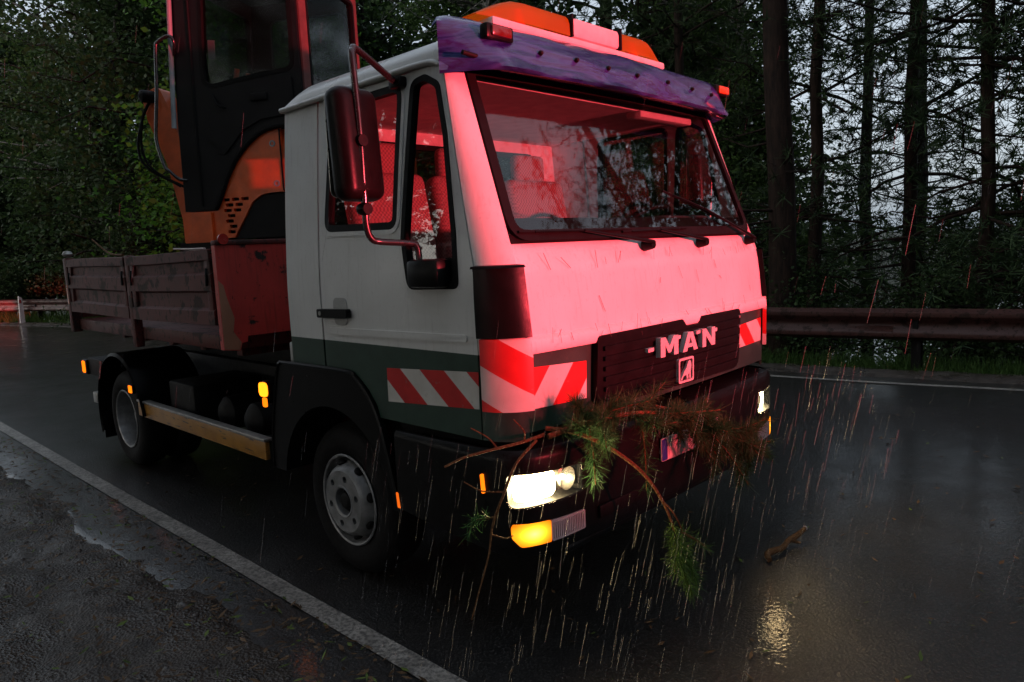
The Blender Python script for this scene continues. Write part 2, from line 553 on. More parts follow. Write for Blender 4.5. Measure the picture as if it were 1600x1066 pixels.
def finish(name, me, mat, parent=None, smooth=False, sharp=None):
    if mat is not None:
        me.materials.append(M[mat] if isinstance(mat, str) else mat)
    if smooth:
        me.polygons.foreach_set('use_smooth', [True] * len(me.polygons))
        if sharp is not None:
            me.set_sharp_from_angle(angle=R(sharp))
    me.update()
    return put(bpy.data.objects.new(name, me), parent)


def bm_obj(name, bm, mat, parent=None, smooth=False, sharp=35):
    bmesh.ops.recalc_face_normals(bm, faces=bm.faces[:])
    me = bpy.data.meshes.new(name)
    bm.to_mesh(me)
    bm.free()
    return finish(name, me, mat, parent, smooth, sharp)


def bm_box(bm, c, s, bev=0.0, rot=None, seg=2):
    r = bmesh.ops.create_cube(bm, size=1.0)
    vs = r['verts']
    bmesh.ops.scale(bm, vec=s, verts=vs)
    if bev > 0:
        es = list({e for v in vs for e in v.link_edges})
        rr = bmesh.ops.bevel(bm, geom=es, offset=bev, segments=seg, affect='EDGES', profile=0.5)
        vs = list({v for f in rr['faces'] for v in f.verts} | {v for v in vs if v.is_valid})
    if rot is not None:
        bmesh.ops.transform(bm, matrix=rot, verts=vs)
    bmesh.ops.translate(bm, vec=c, verts=vs)
    return vs


def box(name, x0, x1, y0, y1, z0, z1, mat, parent=None, bev=0.006, rot=None):
    bm = bmesh.new()
    bm_box(bm, ((x0 + x1) / 2, (y0 + y1) / 2, (z0 + z1) / 2), (abs(x1 - x0), abs(y1 - y0), abs(z1 - z0)), bev, rot)
    return bm_obj(name, bm, mat, parent, True, 40)


def catmull(pts, n=6):
    P = [np.array(p, float) for p in pts]
    P = [2 * P[0] - P[1]] + P + [2 * P[-1] - P[-2]]
    out = []
    for i in range(1, len(P) - 2):
        a, b, c, d = P[i - 1:i + 3]
        for k in range(n):
            t = k / n
            out.append(0.5 * ((2 * b) + (-a + c) * t + (2 * a - 5 * b + 4 * c - d) * t * t + (-a + 3 * b - 3 * c + d) * t ** 3))
    out.append(P[-2])
    return out


def tube_data(path, rad, sides=8, cap=True):
    P = np.array([np.array(p, float) for p in path])
    n = len(P)
    rr = np.full(n, rad) if np.isscalar(rad) else np.interp(np.linspace(0, 1, n), np.linspace(0, 1, len(rad)), rad)
    T = np.gradient(P, axis=0)
    T /= np.linalg.norm(T, axis=1)[:, None] + 1e-9
    a = np.array([0, 0, 1.0]) if abs(T[0][2]) < 0.9 else np.array([1.0, 0, 0])
    u = np.cross(T[0], a)
    u /= np.linalg.norm(u)
    V = []
    ang = np.linspace(0, 2 * math.pi, sides, endpoint=False)
    for i in range(n):
        u = u - T[i] * (u @ T[i])
        u /= np.linalg.norm(u) + 1e-9
        w = np.cross(T[i], u)
        for t in ang:
            V.append(P[i] + rr[i] * (math.cos(t) * u + math.sin(t) * w))
    F = []
    for i in range(n - 1):
        for k in range(sides):
            k2 = (k + 1) % sides
            F.append((i * sides + k, i * sides + k2, (i + 1) * sides + k2, (i + 1) * sides + k))
    if cap:
        F.append(tuple(range(sides - 1, -1, -1)))
        F.append(tuple((n - 1) * sides + k for k in range(sides)))
    return V, F


def join_data(parts):
    V, F = [], []
    for v, f in parts:
        o = len(V)
        V += list(v)
        F += [tuple(i + o for i in q) for q in f]
    return V, F


def tube(name, path, rad, mat, parent=None, sides=10, smooth_n=0):
    if smooth_n:
        path = catmull(path, smooth_n)
    v, f = tube_data(path, rad, sides)
    return mesh_obj(name, v, f, mat, parent, True, 50)


def lathe_data(profile, center, axis='y', sgn=1.0, seg=40):
    """profile: (radius, offset along axis); sgn turns the axis round"""
    V, F = [], []
    for rd, of in profile:
        for k in range(seg):
            a = 2 * math.pi * k / seg
            c, s = rd * math.cos(a), rd * math.sin(a)
            if axis == 'y':
                V.append((center[0] + c, center[1] + sgn * of, center[2] + s))
            elif axis == 'z':
                V.append((center[0] + c, center[1] + s, center[2] + sgn * of))
            else:
                V.append((center[0] + sgn * of, center[1] + c, center[2] + s))
    for i in range(len(profile) - 1):
        for k in range(seg):
            k2 = (k + 1) % seg
            F.append((i * seg + k, i * seg + k2, (i + 1) * seg + k2, (i + 1) * seg + k))
    return V, F


def lathe(name, profile, center, mat, parent=None, axis='y', sgn=1.0, seg=40, sharp=35):
    v, f = lathe_data(profile, center, axis, sgn, seg)
    bm = bmesh.new()
    bv = [bm.verts.new(p) for p in v]
    for q in f:
        bm.faces.new([bv[i] for i in q])
    bmesh.ops.remove_doubles(bm, verts=bm.verts[:], dist=1e-5)
    return bm_obj(name, bm, mat, parent, True, sharp)


def fillet(pts, rad, n=5):
    out = []
    N = len(pts)
    for i, p in enumerate(pts):
        r = rad[i] if isinstance(rad, (list, tuple)) else rad
        a, b, c = np.array(pts[i - 1], float), np.array(p, float), np.array(pts[(i + 1) % N], float)
        if r <= 0:
            out.append(tuple(b))
            continue
        d1, d2 = a - b, c - b
        l1, l2 = np.linalg.norm(d1), np.linalg.norm(d2)
        d1, d2 = d1 / l1, d2 / l2
        ca = max(-0.9999, min(0.9999, d1 @ d2))
        t = min(r / math.tan(math.acos(ca) / 2), l1 * 0.48, l2 * 0.48)
        s, e = b + d1 * t, b + d2 * t
        for k in range(n + 1):
            q = k / n
            out.append(tuple((1 - q) ** 2 * s + 2 * q * (1 - q) * b + q * q * e))
    return out


def circle(cx, cy, r, n=20):
    return [(cx + r * math.cos(2 * math.pi * k / n), cy + r * math.sin(2 * math.pi * k / n)) for k in range(n)]


def plate_data(outline, holes, fmap, t, us=(), vs=(), d0=0.0):
    """flat outline with holes, cut along us / vs, mapped by fmap(u, v, d) and given thickness t"""
    loops = [[Vector((p[0], p[1], 0)) for p in outline]] + [[Vector((p[0], p[1], 0)) for p in h] for h in holes]
    flat = [v for l in loops for v in l]
    tris = geometry.tessellate_polygon(loops)
    bm = bmesh.new()
    bv = [bm.verts.new(v) for v in flat]
    for q in tris:
        if len(set(q)) == 3:
            try:
                bm.faces.new([bv[i] for i in q])
            except ValueError:
                pass
    for ax, vals in ((Vector((1, 0, 0)), us), (Vector((0, 1, 0)), vs)):
        for val in vals:
            bmesh.ops.bisect_plane(bm, geom=bm.verts[:] + bm.edges[:] + bm.faces[:], dist=1e-6,
                                   plane_co=ax * val, plane_no=ax)
    bm.verts.index_update()
    n = len(bm.verts)
    uv = [(v.co.x, v.co.y) for v in bm.verts]
    F = [[v.index for v in f.verts] for f in bm.faces]
    be = [(e.verts[0].index, e.verts[1].index) for e in bm.edges if len(e.link_faces) == 1]
    bm.free()
    V = [fmap(u, v, d0) for u, v in uv] + [fmap(u, v, d0 - t) for u, v in uv]
    F2 = F + [[i + n for i in reversed(q)] for q in F] + [[a, b, b + n, a + n] for a, b in be]
    return V, F2


def plate(name, outline, holes, fmap, t, mat, parent=None, us=(), vs=(), d0=0.0, sharp=40):
    v, f = plate_data(outline, holes, fmap, t, us, vs, d0)
    bm = bmesh.new()
    bv = [bm.verts.new(p) for p in v]
    for q in f:
        try:
            bm.faces.new([bv[i] for i in q])
        except ValueError:
            pass
    return bm_obj(name, bm, mat, parent, True, sharp)


def grid_obj(name, fn, us, vs, mat, parent=None, thick=0.0, smooth=True, sharp=40):
    nu, nv = len(us), len(vs)
    V = [fn(u, v) for u in us for v in vs]
    F = [(i * nv + j, (i + 1) * nv + j, (i + 1) * nv + j + 1, i * nv + j + 1) for i in range(nu - 1) for j in range(nv - 1)]
    bm = bmesh.new()
    bv = [bm.verts.new(p) for p in V]
    for q in F:
        if len(set(q)) == 4:
            bm.faces.new([bv[i] for i in q])
    if thick:
        bmesh.ops.recalc_face_normals(bm, faces=bm.faces[:])
        bmesh.ops.solidify(bm, geom=bm.faces[:], thickness=thick)
    return bm_obj(name, bm, mat, parent, smooth, sharp)


def quads_mesh(name, V4, mat_list, idx=None):
    """V4: (N,4,3) array of separate quads -> mesh"""
    n = len(V4)
    me = bpy.data.meshes.new(name)
    me.vertices.add(n * 4)
    me.vertices.foreach_set('co', np.ascontiguousarray(V4, dtype=np.float32).ravel())
    me.loops.add(n * 4)
    me.loops.foreach_set('vertex_index', np.arange(n * 4, dtype=np.int32))
    me.polygons.add(n)
    me.polygons.foreach_set('loop_start', np.arange(0, n * 4, 4, dtype=np.int32))
    me.polygons.foreach_set('loop_total', np.full(n, 4, dtype=np.int32))
    for m in mat_list:
        me.materials.append(M[m])
    if idx is not None:
        me.polygons.foreach_set('material_index', np.asarray(idx, dtype=np.int32))
    me.update(calc_edges=True)
    return me


def unit(a):
    return a / (np.linalg.norm(a, axis=-1, keepdims=True) + 1e-9)


def needle_quads(C, D, n, ln, wd, spread=0.8):
    """n needles around each clump centre C with direction D"""
    c = np.repeat(C, n, 0)
    d = np.repeat(D, n, 0)
    k = len(c)
    dirs = unit(d * (1 - spread * 0.5) + RNG.normal(0, 1, (k, 3)) * spread * 0.62)
    L = ln * RNG.uniform(0.6, 1.2, (k, 1))
    side = unit(np.cross(dirs, RNG.normal(0, 1, (k, 3)))) * wd * 0.5
    a = c - d * ln * RNG.uniform(0.0, 0.7, (k, 1))
    b = a + dirs * L
    return np.stack([a - side, a + side, b + side * 0.4, b - side * 0.4], 1)


def leaf_quads(C, size, flat=0.5):
    k = len(C)
    ax = unit(RNG.normal(0, 1, (k, 3)) * np.array([1, 1, 0.6]) + np.array([0, 0, -0.25]))
    nr = unit(RNG.normal(0, 1, (k, 3)) + np.array([0, 0, flat * 2]))
    sd = unit(np.cross(ax, nr))
    s = size * RNG.uniform(0.6, 1.25, (k, 1))
    return np.stack([C, C + ax * s * 0.5 + sd * s * 0.36, C + ax * s, C + ax * s * 0.5 - sd * s * 0.36], 1)


# ------------------------------------------------------------------ the place: ground, road, lake
def yE(x):      # far white line
    return float(np.interp(x, [-60, -42, -31, -25, -22, -10, -1.78, 0.54, 6, 15, 30, 60],
                           [-22, -6.5, -0.6, 1.8, 2.7, 4.35, 5.14, 5.60, 6.95, 9.8, 16.5, 38]))


def yN(x):      # near white line (middle of the stripe)
    return float(np.interp(x, [-60, -42, -31, -25, -20, -12, -7.7, -3.7, 0, 5, 15, 30, 60],
                           [-30, -14, -7.6, -5.0, -3.35, -1.85, -1.43, -1.40, -1.35, -1.1, 0.9, 6.5, 27]))


def hnoise(x, y, s=1.0):
    return (math.sin(x * 1.3 * s + 1.7 * math.sin(y * 0.9 * s)) + math.sin(y * 1.7 * s + 2.1 * math.sin(x * 0.7 * s + 1.3))
            + 0.5 * math.sin(x * 3.1 * s + y * 2.3 * s)) / 2.5


def terrain_h(x, y):
    e, n = yE(max(-60, min(60, x))), yN(max(-60, min(60, x)))
    if y > e + 0.3:
        d = y - e - 0.3
        z = -0.02 if d < 0.9 else -0.02 - min(9.0, (d - 0.9) * 0.42)
        if x < -14 and d > 0.9:      # the wood on the bend stands on level ground
            k = min(1.0, (-14 - x) / 10)
            z = z * (1 - k) + (-0.02 - min(1.0, (d - 0.9) * 0.06)) * k
        return z + (hnoise(x, y, 0.6) * 0.12 if d > 1.2 else 0.015 * hnoise(x, y, 4))
    if y < n - 0.5:
        d = n - 0.5 - y
        z = -0.05
        if d > 3:
            z += min(5.0, (d - 3) * 0.16) + 0.1 * hnoise(x, y, 0.6)
        return z
    return -0.06


gx = np.unique(np.concatenate([np.linspace(-40, 25, 110), [-2500, -1200, -600, -300, -160, -90, -60, 40, 60, 90, 160, 300, 600, 1200, 2500]]))
gy = np.unique(np.concatenate([np.linspace(-14, 32, 100), [-2500, -1200, -600, -300, -160, -90, -50, -30, -20, 40, 55, 80, 130, 200, 400, 800, 1600, 2500]]))
V = [(x, y, terrain_h(x, y)) for x in gx for y in gy]
ny = len(gy)
F = [(i * ny + j, (i + 1) * ny + j, (i + 1) * ny + j + 1, i * ny + j + 1) for i in range(len(gx) - 1) for j in range(ny - 1)]
tag(mesh_obj('ground', V, F, 'floor', None, True), kind='structure')

bm = bmesh.new()
vv = [bm.verts.new(p) for p in ((-2600, 17, -5.6), (2600, 17, -5.6), (2600, 2600, -5.6), (-2600, 2600, -5.6))]
bm.faces.new(vv)
tag(bm_obj('lake_water', bm, 'water'), kind='structure')

def road_z(x, y):
    return 0.006 * hnoise(x, y, 1.1)


# road sheet, slightly crowned and worn
rx = np.concatenate([np.linspace(-60, -12, 60), np.linspace(-11.6, 8, 70), np.linspace(9, 60, 40)])
V, F = [], []
NA = 27
for x in rx:
    a, b = yN(x) - 0.44 + 0.035 * hnoise(x, 0, 5.0) + 0.02 * math.sin(x * 17), yE(x) + 0.42 + 0.04 * hnoise(x, 3, 4.0)
    for k in range(NA):
        t = k / (NA - 1)
        z = 0.0 + 0.006 * hnoise(x, a + (b - a) * t, 1.1)
        if k == 0 or k == NA - 1:
            z = -0.07
        V.append((x, a + (b - a) * (t if 0 < k < NA - 1 else t), z))
for i in range(len(rx) - 1):
    for k in range(NA - 1):
        F.append((i * NA + k, (i + 1) * NA + k, (i + 1) * NA + k + 1, i * NA + k + 1))
# sharpen the broken edge of the tarmac: second row close to the first
for i in range(len(rx)):
    v0, v1 = V[i * NA], V[i * NA + 1]
    V[i * NA + 1] = (v1[0], v0[1] + 0.03, -0.010)
    V[i * NA + 2] = (v1[0], v0[1] + 0.07, road_z(v1[0], v0[1] + 0.07))
    w0, w1 = V[i * NA + NA - 1], V[i * NA + NA - 2]
    V[i * NA + NA - 2] = (w1[0], w0[1] - 0.03, -0.01)
ROADO = mesh_obj('road', V, F, 'asphalt', None, True)
tag(ROADO, kind='structure')


def marking(name, yc, w, lift):
    V, F = [], []
    for i, x in enumerate(rx):
        for k in range(3):
            y = yc(x) + w * (k / 2 - 0.5)
            V.append((x, y, road_z(x, y) + lift))
    for i in range(len(rx) - 1):
        for k in range(2):
            F.append((i * 3 + k, (i + 1) * 3 + k, (i + 1) * 3 + k + 1, i * 3 + k + 1))
    o = mesh_obj(name, V, F, 'line', None, True)
    return tag(o, kind='structure')


marking('road_marking_near', yN, 0.105, 0.007)
marking('road_marking_far', yE, 0.09, 0.007)

# muddy gravel verge beside the photographer: churned surface
vx = np.linspace(-9.5, 3.4, 330)
vy = np.concatenate([np.linspace(0.0, 0.2, 10), np.linspace(0.23, 3.6, 100)])
nz = RNG.normal(0, 1, (len(vx), len(vy)))


def smooth2(a, n):
    for _ in range(n):
        a = (a + np.roll(a, 1, 0) + np.roll(a, -1, 0) + np.roll(a, 1, 1) + np.roll(a, -1, 1)) / 5
    return a


rough = smooth2(nz, 3) * 0.024 + smooth2(RNG.normal(0, 1, nz.shape), 14) * 0.07 + smooth2(RNG.normal(0, 1, nz.shape), 60) * 0.25
rough -= rough.mean() - 0.004
V, F = [], []
for i, x in enumerate(vx):
    e = yN(x) - 0.215 + 0.022 * math.sin(x * 3.1) + 0.012 * math.sin(x * 11.3) + 0.008 * math.sin(x * 31)
    for j, d in enumerate(vy):
        prof = -0.020 + 0.034 * min(1.0, d / 0.26)
        z = prof + float(rough[i, j]) * min(1.0, 0.30 + d * 1.6)
        V.append((x, e - d, z if d > 0 else -0.03))
nvy = len(vy)
F = [(i * nvy + j, i * nvy + j + 1, (i + 1) * nvy + j + 1, (i + 1) * nvy + j) for i in range(len(vx) - 1) for j in range(nvy - 1)]
tag(mesh_obj('verge', V, F, 'mud', None, True), kind='structure')

# loose stones pressed into the mud
n = 3600
sx_ = RNG.uniform(-8.5, 2.6, n)
sd_ = np.abs(RNG.normal(0.15, 0.9, n)) + 0.10
ok = (sd_ < 3.3)
sx_, sd_ = sx_[ok], sd_[ok]
ctr = []
for x, d in zip(sx_, sd_):
    i = int(np.argmin(np.abs(vx - x)))
    j = int(np.argmin(np.abs(vy - d)))
    ctr.append(V[i * nvy + j])
ctr = np.array(ctr)
octa = np.array([(1, 0, 0), (-1, 0, 0), (0, 1, 0), (0, -1, 0), (0, 0, 1), (0, 0, -1)], float)
of_ = np.array([(0, 2, 4), (2, 1, 4), (1, 3, 4), (3, 0, 4), (2, 0, 5), (1, 2, 5), (3, 1, 5), (0, 3, 5)])
SV = ctr[:, None, :] + octa[None] * RNG.uniform(0.6, 1.3, (len(ctr), 6, 1)) * (RNG.lognormal(-4.9, 0.5, (len(ctr), 1, 1))) * np.array([1, 1, 0.6])
SF = (of_[None] + 6 * np.arange(len(ctr))[:, None, None]).reshape(-1, 3)
tag(mesh_obj('gravel', SV.reshape(-1, 3), SF.tolist(), 'stone', None, True), 'small wet stones pressed into the muddy verge', 'gravel', kind='stuff')

# dirt strip on the far shoulder
V, F = [], []
sx = np.linspace(-45, 20, 200)
for x in sx:
    for k, d in enumerate((0.36, 0.5, 0.68, 0.86, 1.05)):
        V.append((x, yE(x) + d + 0.04 * hnoise(x, k, 3), (-0.05, 0.012, 0.022, 0.016, -0.05)[k] + 0.008 * hnoise(x * 3, k * 2.0, 2)))
F = [(i * 5 + k, (i + 1) * 5 + k, (i + 1) * 5 + k + 1, i * 5 + k + 1) for i in range(len(sx) - 1) for k in range(4)]
tag(mesh_obj('shoulder', V, F, 'mud', None, True), kind='structure')

# grass along the far shoulder: nobody could count it
n = 30000
xs_ = RNG.uniform(-9, 4.5, n)
xs_[:9000] = RNG.uniform(-42, -9, 9000)
d_ = np.abs(RNG.normal(0.0, 0.5, n)) + 0.74
P = np.array([(x, yE(x) + d, terrain_h(x, yE(x) + d) - 0.02) for x, d in zip(xs_, d_)])
hgt = RNG.uniform(0.05, 0.20, (n, 1)) * np.where(xs_ < -9, 2.2, 1.0)[:, None] * (0.6 + np.minimum(d_ - 0.74, 0.9)[:, None] * 1.1)
lean = RNG.normal(0, 0.5, (n, 3)) * np.array([1, 1, 0])
tip = P + (np.array([0, 0, 1.0]) + lean) * hgt
sd = unit(np.cross(lean + 1e-3, np.array([0, 0, 1.0]))) * (0.006 + 0.010 * (xs_ < -9)[:, None])
Q = np.stack([P - sd, P + sd, tip + sd * 0.2, tip - sd * 0.2], 1)
gr = bpy.data.objects.new('grass', quads_mesh('grass', Q, ['grass']))
COL.objects.link(gr)
tag(gr, 'green verge grass growing along the foot of the guardrail', 'grass', kind='stuff')

# needles, bark and leaf crumbs scattered over the verge and the wet road
n = 4200
px_ = RNG.uniform(-7, 2.0, n)
py_ = np.array([yN(x) for x in px_]) - 0.05 - np.abs(RNG.normal(0, 0.9, n))
n2 = 1100
qx = RNG.uniform(-6, 4, n2)
qy = RNG.uniform(-1.2, 5.0, n2)
P = np.concatenate([np.stack([px_, py_], 1), np.stack([qx, qy], 1)])
zz = np.array([0.012 if y > yN(x) - 0.2 else 0.050 for x, y in P])
C3 = np.concatenate([P, zz[:, None]], 1)
dirs = unit(RNG.normal(0, 1, C3.shape) * np.array([1, 1, 0.12]))
ln = RNG.uniform(0.008, 0.035, (len(C3), 1))
wd = RNG.uniform(0.003, 0.010, (len(C3), 1))
sd = unit(np.cross(dirs, np.array([0, 0, 1.0]) + RNG.normal(0, 0.25, C3.shape))) * wd
Q = np.stack([C3 - dirs * ln, C3 + sd, C3 + dirs * ln, C3 - sd], 1)
li = bpy.data.objects.new('leaf_litter', quads_mesh('leaf_litter', Q, ['litter', 'greenbit'], (RNG.random(len(C3)) < 0.14)))
COL.objects.link(li)
tag(li, 'wet needles and leaf crumbs strewn over verge and road', 'litter', kind='stuff')


# ------------------------------------------------------------------ guardrail
GR_OFF = 0.86
rail = empty('guardrail', (0, yE(0) + GR_OFF, 0))
tag(rail, 'rust brown two-ridge steel guardrail along the far side of the road', 'guardrail')
prof = [(0.030, 0.735), (0.006, 0.722), (-0.052, 0.690), (-0.058, 0.655), (-0.050, 0.628), (0.018, 0.585), (0.024, 0.548),
        (0.018, 0.512), (-0.050, 0.468), (-0.058, 0.440), (-0.052, 0.405), (0.006, 0.373), (0.030, 0.362)]
gxs = [-45 + 4.0 * i for i in range(17)]


def rail_pt(x, o, z):
    s = (yE(x + 0.2) - yE(x - 0.2)) / 0.4
    k = 1 / math.sqrt(1 + s * s)
    return (x - o * s * k, yE(x) + GR_OFF + o * k, z)


for a, b in zip(gxs[:-1], gxs[1:]):
    seg = np.linspace(a, b + 0.16, 9)
    V = [rail_pt(x, o - (0.004 if i == len(seg) - 1 else 0.0), z) for i, x in enumerate(seg) for o, z in prof]
    m = len(prof)
    F = [(i * m + k, (i + 1) * m + k, (i + 1) * m + k + 1, i * m + k + 1) for i in range(len(seg) - 1) for k in range(m - 1)]
    bm = bmesh.new()
    bv = [bm.verts.new(p) for p in V]
    for q in F:
        bm.faces.new([bv[i] for i in q])
    bmesh.ops.solidify(bm, geom=bm.faces[:], thickness=0.004)
    bm_obj('rail_beam', bm, 'guardrail', rail, True, 50)
post_me = None
for i in range(16):
    x = -44.6 + 4.0 * i
    c = rail_pt(x, 0.10, 0.0)
    if post_me is None:
        bm = bmesh.new()
        bm_box(bm, (0, -0.045, 0.16), (0.10, 0.012, 1.0), 0.002)
        bm_box(bm, (0, 0.045, 0.16), (0.10, 0.012, 1.0), 0.002)
        bm_box(bm, (0, 0.0, 0.16), (0.008, 0.078, 1.0), 0.0)
        bm_box(bm, (0, -0.08, 0.55), (0.06, 0.055, 0.16), 0.004)
        post_me = bpy.data.meshes.new('post')
        bmesh.ops.recalc_face_normals(bm, faces=bm.faces[:])
        bm.to_mesh(post_me)
        bm.free()
        post_me.materials.append(M['chassis'])
    o = bpy.data.objects.new('post', post_me)
    COL.objects.link(o)
    o.parent = rail
    o.location = Vector(c) - Vector(rail.location) - Vector((0, 0, 0.0))

# delineator post behind the truck, at the bend
dl = empty('delineator_post', (-24.9, yE(-24.9) + 0.62, 0.0))
tag(dl, 'white roadside delineator post on the bend behind the truck', 'post')
x0, y0 = dl.location.x, dl.location.y
plate('body', fillet([(-0.07, -0.1), (0.07, -0.1), (0.06, 0.80), (-0.03, 0.86)], 0.02), [],
      lambda u, v, d: (x0 + d, y0 + u, v), 0.10, 'white', dl)
plate('reflector', [(-0.03, 0.64), (0.03, 0.64), (0.03, 0.74), (-0.03, 0.74)], [], lambda u, v, d: (x0 + 0.008 + d, y0 + u, v), 0.006, 'redlamp', dl)


# ------------------------------------------------------------------ trees
def grow_pine(seed, H, h0, spreadL, clump_n, r0=0.16, lean=(0, 0), dead=True):
    rg = np.random.default_rng(seed)
    tr, C, D = [], [], []
    zs = np.linspace(-0.4, H, 14)
    wob = np.cumsum(rg.normal(0, 0.035, (14, 2)), 0)
    wob -= wob[0]
    axis = np.stack([wob[:, 0] + lean[0] * zs, wob[:, 1] + lean[1] * zs, zs], 1)
    tr.append(tube_data(axis, [r0 * 1.25, r0, r0 * 0.85, r0 * 0.6, r0 * 0.12], 9))
    ax = lambda h: np.array([np.interp(h, zs, axis[:, 0]), np.interp(h, zs, axis[:, 1]), h])
    limbs = []
    h = h0
    while h < H - 0.3:
        f = (h - h0) / (H - h0)
        L = spreadL * (1 - f) ** 0.75 * (0.55 + 0.45 * min(1, f * 4 + 0.35))
        a0 = rg.uniform(0, 6.28)
        for k in range(rg.integers(3, 6)):
            a = a0 + k * 1.5 + rg.uniform(-0.35, 0.35)
            l = L * rg.uniform(0.6, 1.15)
            p0 = ax(h + rg.uniform(-0.15, 0.15))
            dr = np.array([math.cos(a), math.sin(a), rg.uniform(-0.45, 0.55)])
            pts = [p0]
            for s in range(1, 6):
                t = s / 5
                pts.append(p0 + dr * l * t + np.array([0, 0, -0.22 * l * t * t + 0.30 * l * t ** 3]) + rg.normal(0, 0.07 * l, 3) * t)
            limbs.append(tube_data(pts, [0.014 + 0.006 * l, 0.004], 4, False))
            pts = np.array(pts)
            m = max(8, int(l * 13))
            tt = rg.uniform(0.25, 1.0, m)
            base = np.stack([np.interp(tt, np.linspace(0, 1, 6), pts[:, i]) for i in range(3)], 1)
            off = rg.normal(0, 1, (m, 3)) * np.array([1, 1, 0.6]) * l * 0.20
            c = base + off
            C.append(c)
            D.append(unit(off + dr * 0.3 * l + np.array([0, 0, 0.12])))
            for q in range(0, m, 2):
                limbs.append(tube_data([base[q], base[q] * 0.4 + c[q] * 0.6 + rg.normal(0, 0.02, 3), c[q]], [0.005, 0.0025], 3, False))
        h += rg.uniform(0.36, 0.95)
    if dead:
        for k in range(11):
            hh = rg.uniform(1.2, h0)
            a = rg.uniform(0, 6.28)
            l = rg.uniform(0.5, 1.6)
            p0 = ax(hh)
            dr = np.array([math.cos(a), math.sin(a), rg.uniform(-0.25, 0.25)])
            limbs.append(tube_data([p0, p0 + dr * l * 0.5 + rg.normal(0, 0.04, 3), p0 + dr * l + rg.normal(0, 0.09, 3)], [0.022, 0.005], 4, False))
    v, f = join_data(tr)
    v2, f2 = join_data(limbs)
    C, D = np.concatenate(C), np.concatenate(D)
    Q = needle_quads(C, D, clump_n, 0.15, 0.015, 0.95)
    return (v, f), (v2, f2), Q


def grow_broad(seed, H, h0, spread, nl, size, r0=0.14, cluster=26):
    rg = np.random.default_rng(seed)
    zs = np.linspace(-0.4, H * 0.92, 12)
    wob = np.cumsum(rg.normal(0, 0.10, (12, 2)), 0)
    wob -= wob[0]
    axis = np.stack([wob[:, 0], wob[:, 1], zs], 1)
    tr = tube_data(axis, [r0 * 1.3, r0, r0 * 0.75, r0 * 0.12], 8)
    limbs, C = [], []
    for i in range(nl):
        f = rg.random() ** 0.8
        h = h0 + (H * 0.95 - h0) * f
        a = rg.uniform(0, 6.28)
        L = spread * (1 - 0.75 * f ** 1.6) * rg.uniform(0.55, 1.1)
        p0 = np.array([np.interp(h, zs, axis[:, 0]), np.interp(h, zs, axis[:, 1]), h])
        dr = np.array([math.cos(a), math.sin(a), rg.uniform(0.05, 0.7)])
        pts = np.array([p0 + dr * L * t + np.array([0, 0, -0.22 * L * t * t]) + rg.normal(0, 0.05 * L, 3) * t for t in np.linspace(0, 1, 6)])
        limbs.append(tube_data(pts, [0.02 + 0.010 * L, 0.005], 4, False))
        m = max(5, int(L * 6))
        tt = rg.uniform(0.25, 1.05, m)
        base = np.stack([np.interp(tt, np.linspace(0, 1, 6), pts[:, k]) for k in range(3)], 1)
        c = base + rg.normal(0, 1, (m, 3)) * np.array([1, 1, 0.6]) * L * 0.16
        for q in range(0, m, 2):
            limbs.append(tube_data([base[q], c[q]], [0.008, 0.003], 3, False))
        for q in c:
            C.append(q + rg.normal(0, 1, (cluster, 3)) * np.array([0.24, 0.24, 0.15]) * rg.uniform(0.7, 1.3))
    v2, f2 = join_data(limbs)
    return tr, (v2, f2), leaf_quads(np.concatenate(C), size)


def crown_mesh(name, limbs, Q, leafmat, barkmat):
    v, f = limbs
    nq = len(Q)
    lv = np.array(v)
    allv = np.concatenate([Q.reshape(-1, 3), lv])
    me = bpy.data.meshes.new(name)
    me.vertices.add(len(allv))
    me.vertices.foreach_set('co', allv.astype(np.float32).ravel())
    lf = np.array([q for q in f if len(q) == 4], dtype=np.int32) + nq * 4
    li = np.concatenate([np.arange(nq * 4, dtype=np.int32), lf.ravel()])
    me.loops.add(len(li))
    me.loops.foreach_set('vertex_index', li.astype(np.int32))
    npoly = len(li) // 4
    me.polygons.add(npoly)
    me.polygons.foreach_set('loop_start', np.arange(0, npoly * 4, 4, dtype=np.int32))
    me.polygons.foreach_set('loop_total', np.full(npoly, 4, dtype=np.int32))
    mi = np.zeros(npoly, dtype=np.int32)
    mi[nq:] = 1
    me.polygons.foreach_set('material_index', mi)
    me.materials.append(M[leafmat])
    me.materials.append(M[barkmat])
    me.update(calc_edges=True)
    return me


def trunk_mesh(name, tr, mat):
    v, f = tr
    me = bpy.data.meshes.new(name)
    me.from_pydata([tuple(p) for p in v], [], [tuple(q) for q in f])
    me.polygons.foreach_set('use_smooth', [True] * len(me.polygons))
    me.materials.append(M[mat])
    me.update()
    return me


KINDS = {}


def kind(name, grown, leafmat, barkmat):
    tr, limbs, Q = grown
    KINDS[name] = (trunk_mesh('trunk', tr, barkmat), crown_mesh('crown', limbs, Q, leafmat, barkmat), tr, limbs, Q)


